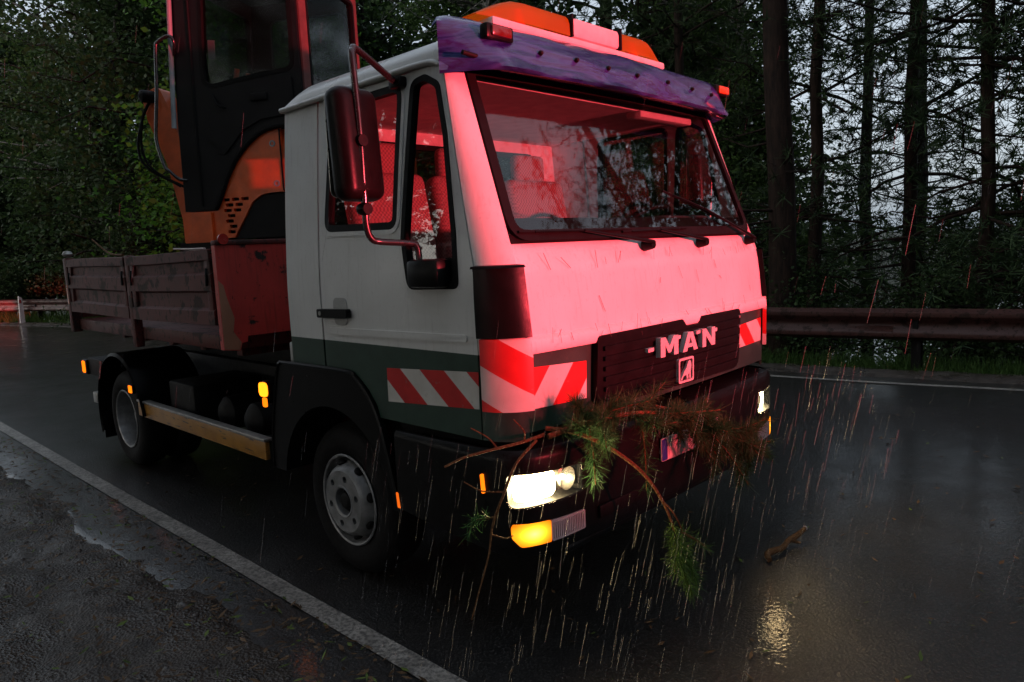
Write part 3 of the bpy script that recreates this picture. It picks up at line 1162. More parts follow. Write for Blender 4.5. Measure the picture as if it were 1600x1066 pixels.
kind('pine_a', grow_pine(3, 19, 5.2, 3.4, 15, 0.155), 'needle', 'pinebark')
kind('pine_b', grow_pine(5, 16, 2.8, 2.7, 15, 0.085), 'needle', 'pinebark')
kind('pine_c', grow_pine(8, 13, 1.8, 2.3, 15, 0.07, dead=True), 'needle', 'pinebark')
kind('broad_a', grow_broad(21, 12, 1.2, 3.6, 95, 0.115, 0.13), 'leafdark', 'darkbark')
kind('broad_b', grow_broad(22, 9, 0.6, 3.0, 80, 0.10, 0.10), 'leaf', 'darkbark')
kind('birch', grow_broad(23, 15, 3.2, 3.0, 95, 0.085, 0.12), 'leaf', 'birchbark')
kind('maple', grow_broad(24, 9, 1.6, 2.9, 64, 0.115, 0.09, 24), 'leafbright', 'darkbark')
kind('bush', grow_broad(25, 2.6, 0.1, 1.5, 46, 0.075, 0.04, 22), 'leafdark', 'darkbark')


def tree(k, name, x, y, label, cat='tree', rz=0.0, s=1.0, tilt=(0, 0), group=None, dz=0.0):
    tm, cm = KINDS[k][:2]
    o = empty(name, (x, y, terrain_h(x, y) + dz))
    o.rotation_euler = (tilt[0], tilt[1], rz)
    o.scale = (s, s, s)
    tag(o, label, cat, group)
    for nm, me in (('trunk', tm), ('crown', cm)):
        c = bpy.data.objects.new(nm, me)
        COL.objects.link(c)
        c.parent = o
    return o


GP = 'pines behind the guardrail'
tree('pine_a', 'pine_tree', -3.0, 8.05, 'thickest dark pine trunk, close behind the truck front and guardrail', rz=0.4, s=1.18, group=GP)
tree('pine_b', 'pine_tree', -2.95, 9.2, 'slender pine leaning right beside the thickest trunk', rz=2.1, s=1.15, tilt=(0.02, 0.055), group=GP)
tree('pine_b', 'pine_tree', -1.75, 10.0, 'dark pine standing right of the pale gap in the trees', rz=1.0, s=1.15, group=GP)
tree('pine_c', 'pine_tree', -0.72, 9.3, 'thin straight pine with reddish trunk near right edge', rz=3.0, s=1.28, group=GP)
tree('pine_c', 'pine_tree', 0.2, 9.2, 'dense dark pine at the right edge of the photo', rz=5.0, s=1.2, group=GP)
tree('pine_b', 'pine_tree', 1.9, 9.4, 'pine tree just outside the right edge', rz=4.2, s=1.1, group=GP)
tree('pine_b', 'pine_tree', -6.1, 10.2, 'pine rising behind the light bar on the cab roof', rz=0.2, s=1.15, group=GP)
tree('birch', 'birch_tree', -6.2, 12.5, 'pale green birch behind the far end of the roof visor', rz=1.3, s=1.05)
tree('birch', 'birch_tree', -10.4, 9.5, 'tall birch between digger cab and roof light bar', rz=4.0, s=1.12)
tree('pine_a', 'pine_tree', -9.0, 14.5, 'distant tall pine behind the birches above the cab roof', rz=2.0, s=1.0, group=GP)
tree('broad_b', 'leafy_tree', -5.0, 10.6, 'low leafy tree between thick pine trunk and windscreen edge', rz=2.2, s=0.85)
tree('broad_b', 'leafy_tree', -5.4, 12.8, 'leafy tree framing the left of the pale gap', rz=0.9, s=0.72, dz=-0.6)
tree('broad_b', 'leafy_tree', -1.7, 13.2, 'leafy tree behind the reddish pine trunk', rz=5.0, s=0.62, dz=-0.3)
tree('broad_b', 'leafy_tree', 0.0, 12.4, 'dark leafy tree low at the right edge behind the pines', rz=3.3, s=0.62)
tree('broad_b', 'leafy_tree', -1.0, 11.6, 'low leafy tree beyond the dark pine, right of the pale gap', rz=1.1, s=0.42)
tree('broad_b', 'leafy_tree', 0.9, 11.2, 'low leafy tree at the lower right edge above the guardrail', rz=4.1, s=0.48)
tree('broad_b', 'leafy_tree', -3.9, 10.9, 'low leafy tree just left of the pale gap', rz=2.7, s=0.42)
tree('maple', 'maple_tree', -14.5, 5.6, 'bright green maple left of the digger cab', rz=0.6, s=1.22)
tree('maple', 'maple_tree', -17.5, 5.9, 'bright young maple leaning over the bend, left of first maple', rz=3.6, s=0.85)
tree('broad_a', 'leafy_tree', -22.8, 5.7, 'dark leafy tree at the left edge above the red rail', rz=1.6, s=1.25)
tree('broad_a', 'leafy_tree', -18.8, 6.4, 'tall dark leafy tree behind the tailgate', rz=4.6, s=1.35)
tree('birch', 'birch_tree', -26.8, 5.2, 'thin-leaved birch at the top left corner', rz=2.6, s=1.3)
for i, (x, y, s, lb) in enumerate([(-16.2, 4.9, 1.1, 'round dark bush beyond the rear of the bed'),
                                   (-21.3, 4.5, 1.2, 'low dark bush beside the delineator post'),
                                   (-12.6, 5.7, 1.2, 'dark bush behind the digger boom'),
                                   (-2.6, 8.6, 0.85, 'leafy bush at the foot of the thickest pine'),
                                   (-1.0, 8.7, 0.8, 'leafy bush under the guardrail between two pines'),
                                   (0.3, 8.9, 0.9, 'leafy bush behind the guardrail at the right edge')]):
    tree('bush', 'bush', x, y, lb, 'bush', rz=i * 1.3, s=s, group='bushes along the road edge')

# the wood behind and around, which reads as one mass
LIGHT = {}
for k, (g, lm, bk) in {'p': (grow_pine(31, 17, 3.0, 3.2, 6, 0.14, dead=False), 'needle', 'pinebark'),
                       'b': (grow_broad(32, 12, 0.8, 3.8, 60, 0.22, 0.14, 11), 'leafdark', 'darkbark')}.items():
    tr, lb, Q = g
    if k == 'p':
        c = Q.mean(1, keepdims=True)
        Q = c + (Q - c) * np.array([1.25])
    LIGHT[k] = (tr, lb, Q)
QL, QP, TR = [], [], []
spots = [(-28.6, 4.7, 'b', 0.42), (-30.4, 4.6, 'b', 0.5), (-33.0, 5.2, 'b', 0.55), (-36.5, 5.6, 'b', 0.6), (-27.0, 6.4, 'b', 0.5)]
for i in range(16):
    x = -40 + i * 1.5 + RNG.uniform(-0.5, 0.5)
    spots.append((x, yE(x) + 3.4 + RNG.uniform(0, 1.5), 'b', RNG.uniform(0.32, 0.5)))
for i in range(30):       # beyond the bend, left half of the view
    x = -44 + i * 1.25 + RNG.uniform(-1, 1)
    spots.append((x, yE(x) + 5.5 + RNG.uniform(0, 8), 'b' if RNG.random() < 0.75 else 'p', RNG.uniform(0.95, 1.4)))
for i in range(6):        # thin second row by the lake
    x = -9.0 + i * 2.1 + RNG.uniform(-0.8, 0.8)
    spots.append((x, yE(x) + 10 + RNG.uniform(0, 5), 'p', RNG.uniform(0.9, 1.2)))
for i in range(12):       # across the road further on
    x = 4.0 + i * 2.1 + RNG.uniform(-0.8, 0.8)
    spots.append((x, yE(x) + 3.2 + RNG.uniform(0, 7), 'p' if i % 3 else 'b', RNG.uniform(0.9, 1.25)))
for i in range(26):       # behind the photographer
    x = -30 + i * 2.2 + RNG.uniform(-1, 1)
    spots.append((x, yN(x) - 5.6 - RNG.uniform(0, 7), 'p' if i % 2 else 'b', RNG.uniform(0.95, 1.35)))
for x, y, k, s in spots:
    tr, lb, Q = LIGHT[k]
    a = RNG.uniform(0, 6.28)
    Rm = np.array([[math.cos(a), -math.sin(a), 0], [math.sin(a), math.cos(a), 0], [0, 0, 1]]) * s
    T = np.array([x, y, terrain_h(x, y)])
    (QP if k == 'p' else QL).append(Q @ Rm.T + T)
    for dat in (tr, lb):
        v, f = dat
        TR.append((np.array(v) @ Rm.T + T, np.array([q for q in f if len(q) == 4], dtype=np.int32)))
for nm, Qs, mt, lab in (('forest_leaves', QL, 'leafdark', 'dark broadleaf wood behind the road bend'),
                        ('forest_needles', QP, 'needle', 'dark pine wood around the road')):
    o = bpy.data.objects.new(nm, quads_mesh(nm, np.concatenate(Qs), [mt]))
    COL.objects.link(o)
    tag(o, lab, 'forest', kind='stuff')
off, AV, AF = 0, [], []
for v, f in TR:
    AV.append(v)
    AF.append(f + off)
    off += len(v)
AV, AF = np.concatenate(AV), np.concatenate(AF)
me = bpy.data.meshes.new('forest_trunks')
me.vertices.add(len(AV))
me.vertices.foreach_set('co', AV.astype(np.float32).ravel())
me.loops.add(AF.size)
me.loops.foreach_set('vertex_index', AF.ravel().astype(np.int32))
me.polygons.add(len(AF))
me.polygons.foreach_set('loop_start', np.arange(0, AF.size, 4, dtype=np.int32))
me.polygons.foreach_set('loop_total', np.full(len(AF), 4, dtype=np.int32))
me.materials.append(M['darkbark'])
me.update(calc_edges=True)
o = bpy.data.objects.new('forest_trunks', me)
COL.objects.link(o)
tag(o, 'dark trunks and limbs inside the wood around the road', 'forest', kind='stuff')


# ================================================================== the truck (front towards +x, its right side towards -y)
truck = empty('tipper_truck', (-2.6, 0, 0))
tag(truck, 'white and green cab tipper truck with headlamps lit, carrying a digger on its red bed', 'truck')
WB, XF = 3.2, -1.30          # wheelbase, front axle


def Wz(z):
    return 1.10 - (0.07 * ((z - 1.45) / 0.94) ** 1.3 if z > 1.45 else 0.0)


def Fx(z):
    return float(np.interp(z, [0.9, 1.26, 1.58, 1.65, 2.38, 2.46], [-0.005, 0.0, -0.035, -0.062, -0.335, -0.375]))


def Fw(z):
    return float(np.interp(z, [0.9, 1.6, 2.38], [1.0, 1.0, 0.955]))


def xe(z):
    return float(np.interp(z, [0.9, 1.55, 2.40], [-0.2, -0.2, -0.40]))


def side(sg):
    return lambda u, v, d: (u, sg * (Wz(v) + d), v)


def front(u, v, d):
    return (Fx(v) - 0.04 * u * u + d, u, v)


def corner(sg):
    def fn(t, z, d=0.0):
        p0 = np.array([Fx(z) - 0.04 * Fw(z) ** 2, Fw(z)])
        p2 = np.array([xe(z), Wz(z)])
        p1 = np.array([p0[0] - 0.25 * (p0[0] - p2[0]), p2[1] - 0.012])
        p = (1 - t) ** 2 * p0 + 2 * t * (1 - t) * p1 + t * t * p2
        a = t * math.pi / 2
        return (p[0] + d * math.cos(a), sg * (p[1] + d * math.sin(a)), z)
    return fn


zs_bend = [1.2, 1.3, 1.4, 1.5, 1.6, 1.7, 1.8, 1.9, 2.0, 2.1, 2.2, 2.3]
DR = -1.313                                   # door rear shut line
gap = 0.007
W_REAR = fillet([(-1.245, 1.765), (-0.672, 1.752), (-0.622, 2.335), (-1.185, 2.335)], [0.05, 0.05, 0.06, 0.07])
W_QUART = fillet([(-0.655, 1.70), (-0.615, 1.49), (-0.300, 1.495), (-0.312, 1.70), (-0.365, 2.10), (-0.415, 2.30), (-0.50, 2.345), (-0.590, 2.335)],
                 [0.03, 0.05, 0.03, 0.2, 0.2, 0.06, 0.05, 0.05])
W_REAR = fillet([(-1.245, 1.765), (-0.695, 1.752), (-0.655, 2.335), (-1.185, 2.335)], [0.05, 0.05, 0.06, 0.07])


def grow(poly, d):
    n = len(poly)
    out = []
    area = sum(poly[i][0] * poly[(i + 1) % n][1] - poly[(i + 1) % n][0] * poly[i][1] for i in range(n))
    sg = 1 if area > 0 else -1
    for i in range(n):
        a, b, c = np.array(poly[i - 1]), np.array(poly[i]), np.array(poly[(i + 1) % n])
        e1, e2 = b - a, c - b
        n1 = np.array([e1[1], -e1[0]]) / (np.linalg.norm(e1) + 1e-9)
        n2 = np.array([e2[1], -e2[0]]) / (np.linalg.norm(e2) + 1e-9)
        m = n1 + n2
        m /= np.linalg.norm(m) + 1e-9
        out.append(tuple(b + m * d * sg / max(0.5, m @ n1)))
    return out


def door_bottom(x):
    return 0.93 if x > -0.86 else None


DOOR = [(DR + gap, 2.375), (DR + gap, 1.098), (-1.10, 1.105), (-1.03, 1.075), (-0.955, 1.02), (-0.90, 0.955), (-0.88, 0.90),
        (xe(0.9) - gap, 0.90), (xe(1.2) - gap, 1.2), (xe(1.55) - gap, 1.55), (xe(1.8) - gap, 1.8), (xe(2.1) - gap, 2.1), (xe(2.375) - gap, 2.375)]
for sg in (-1, 1):
    dm = side(sg)
    door = plate('door', DOOR, [W_REAR, W_QUART], dm, 0.03, 'paint', truck, vs=zs_bend, us=(-1.2, -1.0, -0.8))
    for nm, w in (('window_glass', W_REAR), ('quarter_glass', W_QUART)):
        plate(nm, grow(w, -0.004), [], dm, 0.004, 'glass', door, vs=zs_bend, d0=-0.014)
        plate('window_seal', grow(w, 0.010 if w is W_REAR else 0.004), [grow(w, -0.022)], dm, 0.034, 'rubber', door, vs=zs_bend, d0=0.004)
    # pressed rim round the rear pane, swage line above the green band
    plate('window_rim', grow(W_REAR, 0.030), [grow(W_REAR, 0.0105)], dm, 0.006, 'paint', door, vs=zs_bend, d0=0.0045)
    plate('swage_line', fillet([(DR + 0.06, 1.268), (-0.26, 1.283), (-0.26, 1.312), (DR + 0.06, 1.300)], 0.013), [], dm, 0.01, 'paint', door, d0=0.007)
    plate('corner_blank', fillet([(-0.60, 1.505), (-0.318, 1.508), (-0.322, 1.60), (-0.345, 1.615), (-0.615, 1.60)], 0.02), [], dm, 0.006, 'plastic', door, d0=-0.003)
    # handle
    plate('handle_recess_shade', fillet([(-1.20, 1.315), (-1.085, 1.315), (-1.085, 1.445), (-1.20, 1.445)], 0.035), [], dm, 0.004, 'recess_shade', door, d0=0.0035)  # flat patch with the shade of a hollow painted in
    plate('handle', fillet([(-1.305, 1.348), (-1.05, 1.352), (-1.05, 1.395), (-1.305, 1.390)], 0.012), [], dm, 0.028, 'plastic', door, d0=0.034)
    plate('keyhole', circle(-1.275, 1.37, 0.011, 10), [], dm, 0.003, 'alu', door, d0=0.037)
    plate('marker_tape', [(-0.806, 0.985), (-0.212, 1.022), (-0.207, 1.169), (-0.803, 1.137)], [], dm, 0.002, 'tape_side', door, d0=0.0025)
    # fixed panel behind the door, with its little lip
    plate('rear_quarter_panel', [(-1.63, 2.375), (-1.63, 1.10), (DR - gap, 1.098), (DR - gap, 2.375)], [], dm, 0.03, 'paint', truck, vs=zs_bend)
    # rounded front corner with the windscreen pillar above
    cf = corner(sg)
    grid_obj('corner_panel', lambda t, z: cf(t, z), np.linspace(0, 1, 9), np.linspace(0.9, 2.385, 34), 'paint', truck, thick=0.012)
    # black wind deflector on the corner and its taped lower half
    dfl = grid_obj('wind_deflector', lambda t, z: cf(t, z, 0.032), np.linspace(-0.02, 0.93, 12),
                   [1.305, 1.32, 1.36, 1.42, 1.48, 1.53, 1.555, 1.572], 'plastic', truck, thick=0.024)
    bm = bmesh.new()
    fl = [bm.verts.new(cf(t, z, d)) for t in np.linspace(0.0, 0.93, 8) for z, d in ((1.580, 0.006), (1.577, 0.040), (1.568, 0.046))]
    for i in range(7):
        for k in range(2):
            bm.faces.new((fl[i * 3 + k], fl[(i + 1) * 3 + k], fl[(i + 1) * 3 + k + 1], fl[i * 3 + k + 1]))
    bmesh.ops.solidify(bm, geom=bm.faces[:], thickness=0.006)
    bm_obj('top_lip', bm, 'plastic', dfl, True, 40)
    grid_obj('corner_cover', lambda t, z: cf(t, z, 0.026), np.linspace(-0.02, 0.90, 12), np.linspace(1.022, 1.302, 8),
             'tape_corner' if sg < 0 else 'tape_corner_far', truck, thick=0.02)

# ---- front wall: hood panel with rolled lip
prof_h = [(-0.02, 1.238), (0.016, 1.238), (0.021, 1.248), (0.021, 1.282), (0.012, 1.294), (0.000, 1.302), (0.0, 1.36), (0.002, 1.44), (0.0, 1.52), (-0.004, 1.562),
          (-0.016, 1.585), (-0.020, 1.61), (-0.020, 1.655), (-0.03, 1.662)]
ys = np.linspace(-1.0, 1.0, 41)
grid_obj('hood_panel', lambda y, k: (Fx(prof_h[k][1]) - 0.04 * y * y + prof_h[k][0] + 0.006, y, prof_h[k][1]), ys, range(len(prof_h)), 'paint', truck, sharp=50)
yy = [round(-0.96 + 0.08 * i, 3) for i in range(25)]
plate('front_panel', [(-1.0, 0.93), (1.0, 0.93), (1.0, 1.236), (-1.0, 1.236)], [], front, 0.02, 'paint', truck, us=yy, d0=0.0)
plate('marker_tape', [(-1.02, 1.022), (-0.675, 1.012), (-0.672, 1.168), (-1.02, 1.186)], [], front, 0.002, 'tape_left', truck, us=yy, d0=0.004)
plate('marker_tape', [(0.605, 1.045), (0.97, 1.05), (0.97, 1.182), (0.605, 1.165)], [], front, 0.002, 'tape_right', truck, us=yy, d0=0.004)
# grille
GO = fillet([(-0.645, 0.965), (0.60, 0.955), (0.625, 1.268), (0.19, 1.270), (0.16, 1.236), (0.045, 1.236), (0.01, 1.272), (-0.63, 1.266)],
            [0.05, 0.07, 0.04, 0.02, 0.02, 0.02, 0.02, 0.03])
gr_o = plate('grille', GO, [], front, 0.03, 'plastic', truck, us=yy, d0=0.032)
for i in range(6):
    z = 0.985 + i * 0.043
    plate('slat', fillet([(-0.60 + 0.0 * i, z), (0.57, z), (0.57, z + 0.020), (-0.60, z + 0.020)], 0.006), [], front, 0.012, 'plastic', gr_o, us=yy, d0=0.044)
for i in range(4):
    plate('clip', circle(0.595, 1.07 + i * 0.052, 0.008, 8), [], front, 0.01, 'alu', gr_o, d0=0.040)


LET = {'M': ([(0, 0), (0, 1), (.27, 1), (.5, .5), (.73, 1), (1, 1), (1, 0), (.75, 0), (.75, .60), (.57, .17), (.43, .17), (.25, .60), (.25, 0)], []),
       'A': ([(0, 0), (.34, 1), (.66, 1), (1, 0), (.73, 0), (.67, .2), (.33, .2), (.27, 0)], [[(.40, .40), (.60, .40), (.5, .74)]]),
       'N': ([(0, 0), (0, 1), (.28, 1), (.73, .40), (.73, 1), (1, 1), (1, 0), (.72, 0), (.27, .60), (.27, 0)], [])}
for ch, yc, wd_ in (('M', -0.168, 0.145), ('A', 0.012, 0.135), ('N', 0.188, 0.125)):
    fm = lambda u, v, d: front(yc + (u - 0.5) * wd_, 1.124 + v * 0.088, d)
    plate('letter', LET[ch][0], LET[ch][1], fm, 0.026, 'letter', gr_o, d0=0.070, sharp=20)
for y0_, y1_, z_ in ((-0.325, -0.282, 1.166), (-0.094, -0.062, 1.196), (0.082, 0.118, 1.200), (0.253, 0.288, 1.192)):
    plate('arc_mark', [(y0_, z_ - 0.008), (y1_, z_ - 0.006), (y1_, z_ + 0.010), (y0_, z_ + 0.008)], [], front, 0.018, 'letter', gr_o, d0=0.062, sharp=20)
# seated animal badge in its rounded square
plate('badge_frame', fillet([(-0.072, 0.975), (0.062, 0.975), (0.062, 1.092), (-0.072, 1.092)], 0.012),
      [fillet([(-0.062, 0.985), (0.052, 0.985), (0.052, 1.082), (-0.062, 1.082)], 0.008)], front, 0.014, 'letter', gr_o, d0=0.058)
LION = [(-0.058, 0.990), (-0.045, 0.990), (-0.030, 1.006), (-0.006, 1.010), (-0.002, 0.990), (0.012, 0.990), (0.010, 1.008), (0.020, 1.016), (0.022, 0.990),
        (0.034, 0.990), (0.033, 1.020), (0.040, 1.045), (0.036, 1.066), (0.026, 1.078), (0.016, 1.072), (0.004, 1.058), (-0.004, 1.042), (-0.022, 1.030), (-0.036, 1.012)]
plate('badge_figure', LION, [], front, 0.012, 'letter', gr_o, d0=0.058)

# ---- windscreen
WS = fillet([(-0.985, 1.672), (0.985, 1.672), (0.942, 2.372), (-0.942, 2.372)], [0.09, 0.09, 0.06, 0.06], 6)
zws = [1.7 + 0.06 * i for i in range(12)]
wsc = plate('windscreen', grow(WS, -0.012), [], front, 0.005, 'wind', truck, us=yy, vs=zws, d0=-0.006)
plate('windscreen_seal', grow(WS, 0.006), [grow(WS, -0.036)], front, 0.022, 'rubber', wsc, us=yy, vs=zws, d0=0.006)
plate('frit_band', [(-0.94, 1.708), (0.94, 1.708), (0.94, 1.755), (-0.94, 1.755)], [], front, 0.003, 'rubber', wsc, us=yy, d0=-0.013)
plate('scuttle_plate', [(-0.98, 1.655), (0.98, 1.655), (0.98, 1.69), (-0.98, 1.69)], [], front, 0.01, 'rubber', truck, us=yy, d0=-0.012)

# ---- wipers
def wiper(y0, y1, z1, yb, zb, mid=0.35):
    def F(y, z, d):
        return front(y, z, d)
    p = [F(y0, 1.628, 0.03), F(y0, 1.64, 0.05), F(y0 + (y1 - y0) * 0.35, 1.64 + (z1 - 1.64) * 0.35, 0.045), F(y1, z1, 0.035)]
    a = tube('wiper', catmull(p, 5), [0.011, 0.010, 0.007, 0.006], 'plastic', truck, 8)
    w = [F(yb + (2 * (y1 - yb)) * k / 8, zb + (2 * (z1 - zb)) * k / 8, 0.012) for k in range(9)]
    tube('blade', w, 0.006, 'rubber', a, 6)
    w2 = [F(yb + (2 * (y1 - yb)) * (0.12 + 0.76 * k / 6), zb + (2 * (z1 - zb)) * (0.12 + 0.76 * k / 6), 0.016 + 0.016 * math.sin(math.pi * k / 6)) for k in range(7)]
    tube('yoke', w2, 0.005, 'plastic', a, 6)
    lathe('pivot', [(0.0, 0.05), (0.018, 0.05), (0.024, 0.03), (0.03, 0.0)], F(y0, 1.628, 0.0), 'plastic', a, axis='x', seg=14)


wiper(-0.17, -0.60, 1.700, -0.95, 1.700)
wiper(0.32, -0.05, 1.695, -0.32, 1.690)
wiper(0.90, 0.44, 1.800, 0.12, 1.885)

# ---- roof
def roof_pt(u, v):
    # u: 0..1 across (-1 .. 1), v: 0 rear .. 1 front
    x = -1.64 + v * (1.64 - 0.345)
    w = 1.045 - 0.02 * v
    y = u * w
    e = max(0.0, 1 - abs(u) ** 5.0) ** 0.42
    er = min(1.0, v / 0.16)
    er = math.sin(er * math.pi / 2) ** 0.7
    ef = min(1.0, (1 - v) / 0.10)
    ef = 0.35 + 0.65 * math.sin(ef * math.pi / 2)
    return (x, y, 2.372 + 0.018 + 0.160 * e * er * ef)


us_ = [-1, -0.995, -0.985, -0.97, -0.95, -0.92, -0.88, -0.82, -0.7, -0.5, -0.25, 0, 0.25, 0.5, 0.7, 0.82, 0.88, 0.92, 0.95, 0.97, 0.985, 0.995, 1]
vs_ = [0, 0.006, 0.02, 0.04, 0.07, 0.1, 0.14, 0.18, 0.3, 0.45, 0.6, 0.75, 0.86, 0.92, 0.96, 0.985, 1.0]
roof = grid_obj('roof', roof_pt, us_, vs_, 'roofpaint', truck, thick=0.012, sharp=60)
for sg in (-1, 1):
    pth = [(-1.640, sg * 1.046, 2.385), (-1.2, sg * 1.046, 2.386), (-0.8, sg * 1.044, 2.388), (-0.52, sg * 1.038, 2.389), (-0.43, sg * 1.03, 2.375), (-0.38, sg * 1.005, 2.33)]
    tube('drip_rail', catmull(pth, 4), [0.014, 0.014, 0.013, 0.010], 'roofpaint', roof, 8)
tube('rear_lip', [(-1.642, -1.04, 2.385), (-1.642, 0, 2.386), (-1.642, 1.04, 2.385)], 0.011, 'roofpaint', roof, 8)

# ---- cab back wall with window, floor, interior
yb = lambda u, v, d: (-1.625 + 0.0 - d, u, v)
RW = fillet([(-0.86, 1.80), (0.86, 1.80), (0.80, 2.26), (-0.80, 2.26)], 0.06)
bw = plate('back_wall', [(-1.085, 0.98), (1.085, 0.98), (1.085, 1.5), (1.02, 2.372), (-1.02, 2.372), (-1.085, 1.5)], [RW], yb, 0.03, 'lining', truck)
plate('back_window', grow(RW, -0.003), [], yb, 0.004, 'glass', bw, d0=-0.014)
plate('window_seal', grow(RW, 0.012), [grow(RW, -0.02)], yb, 0.04, 'rubber', bw, d0=0.005)
plate('back_skin', [(-1.085, 1.0), (1.085, 1.0), (1.085, 1.5), (1.02, 2.37), (-1.02, 2.37), (-1.085, 1.5)], [grow(RW, 0.014)], yb, 0.006, 'paint', bw, d0=0.008)
box('window_post', -1.61, -1.585, 0.07, 0.14, 1.79, 2.28, 'lining', bw, 0.006)
box('cab_floor', -1.60, -0.1, -1.05, 1.05, 0.96, 1.02, 'dash', truck, 0.004)
plate('roof_lining', [(-1.59, -1.0), (-0.45, -0.93), (-0.45, 0.93), (-1.59, 1.0)], [], lambda u, v, d: (u, v, 2.352 + d), 0.012, 'lining', truck)
box('sun_flap', -0.50, -0.405, 0.35, 0.87, 2.30, 2.335, 'lining', truck, 0.008)
dash = grid_obj('dashboard', lambda y, k: ([-0.09, -0.13, -0.34, -0.40, -0.42, -0.36][k] - 0.04 * y * y, y, [1.645, 1.69, 1.705, 1.68, 1.58, 1.2][k]),
                np.linspace(-0.98, 0.98, 15), range(6), 'dash', truck, thick=0.01)
box('binnacle', -0.42, -0.22, 0.28, 0.74, 1.70, 1.775, 'dash', dash, 0.03)


def seat(yc, w):
    s = box('seat', -1.28, -0.72, yc - w / 2, yc + w / 2, 1.28, 1.44, 'fabric', truck, 0.05)
    bm = bmesh.new()
    bm_box(bm, (0, 0, 0), (0.13, w, 0.66), 0.05, Matrix.Rotation(R(-11), 4, 'Y'), 3)
    bmesh.ops.translate(bm, vec=(-1.335, yc, 1.74), verts=bm.verts[:])
    bm_obj('backrest', bm, 'fabric', s, True, 40)
    bm = bmesh.new()
    bm_box(bm, (-1.42, yc, 2.14), (0.085, 0.27, 0.18), 0.035, None, 3)
    bm_obj('headrest', bm, 'fabric', s, True, 40)
    for q in (-0.07, 0.07):
        tube('headrest_rod', [(-1.405, yc + q, 2.0), (-1.42, yc + q, 2.1)], 0.007, 'alu', s, 6)
    box('pedestal', -1.22, -0.80, yc - w * 0.35, yc + w * 0.35, 1.02, 1.29, 'dash', s, 0.02)
    return s


seat(-0.62, 0.50)
seat(-0.08, 0.46)
seat(0.55, 0.52)
# steering wheel on the far (left) side
sw_c, sw_n = Vector((-0.56, 0.52, 1.70)), Vector((-0.62, 0, 0.78)).normalized()
a_ = sw_n.orthogonal().normalized()
b_ = sw_n.cross(a_)
ring = [sw_c + 0.215 * (math.cos(t) * a_ + math.sin(t) * b_) for t in np.linspace(0, 2 * math.pi, 33)]
sw = tube('steering_wheel', ring, 0.014, 'rubber', truck, 8)
for t in (0.5, 2.6, 4.7):
    tube('spoke', [sw_c - sw_n * 0.03, sw_c + 0.21 * (math.cos(t) * a_ + math.sin(t) * b_)], 0.012, 'rubber', sw, 6)
tube('column', [sw_c - sw_n * 0.01, sw_c - sw_n * 0.32], 0.03, 'dash', sw, 8)

# ---- purple sun visor above the windscreen
vp = [(-0.352, 2.368), (-0.20, 2.332), (-0.158, 2.324), (-0.148, 2.336), (-0.176, 2.376), (-0.196, 2.418), (-0.228, 2.466), (-0.276, 2.510), (-0.345, 2.545), (-0.40, 2.552)]


def visor_pt(u, k):
    y = u * 1.06
    a = abs(u)
    x, z = vp[k]
    bow = 0.050 * a * a + 0.05 * max(0, a - 0.86) ** 1.5 / 0.14 ** 1.5
    lift = (0.012 * max(0, a - 0.6) / 0.4 - 0.050 * (max(0, a - 0.93) / 0.07) ** 2 * (k > 7)) if k > 5 else 0.0
    rip = 0.006 * math.sin(u * 9 + k) + 0.004 * math.sin(u * 23 + 2 * k)
    w_ = (max(0, a - 0.84) / 0.16) ** 1.6
    xx = x - 0.050 * a * a + (rip if 2 < k < 8 else 0)
    xx = xx * (1 - w_) + (-0.385 - 0.03 * (k > 7)) * w_
    return (xx, y, z + lift + 0.012 * (1 - a * a) * (1 if k > 5 else 0))


vis = grid_obj('sun_visor', visor_pt, np.linspace(-1, 1, 61), range(len(vp)), 'visor', truck, thick=0.006, sharp=60)
for u in (-0.62, -0.42, -0.2, 0.02, 0.26, 0.5, 0.72):
    p = visor_pt(u, 5)
    lathe('screw', [(0.0, 0.016), (0.007, 0.014), (0.011, 0.006), (0.011, 0.0)], (p[0] - 0.001, p[1], p[2] + 0.008), 'chassis', vis, axis='x', seg=10)
for u, mt, nm in ((-0.815, 'plastic', 'marker_lamp'), (0.90, 'plastic', 'marker_lamp')):
    p = visor_pt(u, 6)
    lm = box(nm, p[0] - 0.01, p[0] + 0.035, p[1] - 0.075, p[1] + 0.075, p[2] - 0.03, p[2] + 0.03, mt, truck, 0.01)
    box('lens', p[0] + 0.030, p[0] + 0.047, p[1] - 0.055, p[1] + 0.055, p[2] - 0.02, p[2] + 0.022, 'darklens' if u < 0 else 'amberlamp', lm, 0.008)
p = visor_pt(-0.93, 4)
tube('clip', [(p[0] + 0.004, p[1] - 0.045, p[2] + 0.01), (p[0] + 0.015, p[1] + 0.05, p[2] + 0.0)], 0.010, 'chassis', vis, 8)
p = visor_pt(1.0, 6)
box('side_marker_or_glint', p[0] - 0.02, p[0] + 0.035, p[1] - 0.05, p[1] + 0.012, p[2] - 0.022, p[2] + 0.026, 'amberlamp', vis, 0.01)

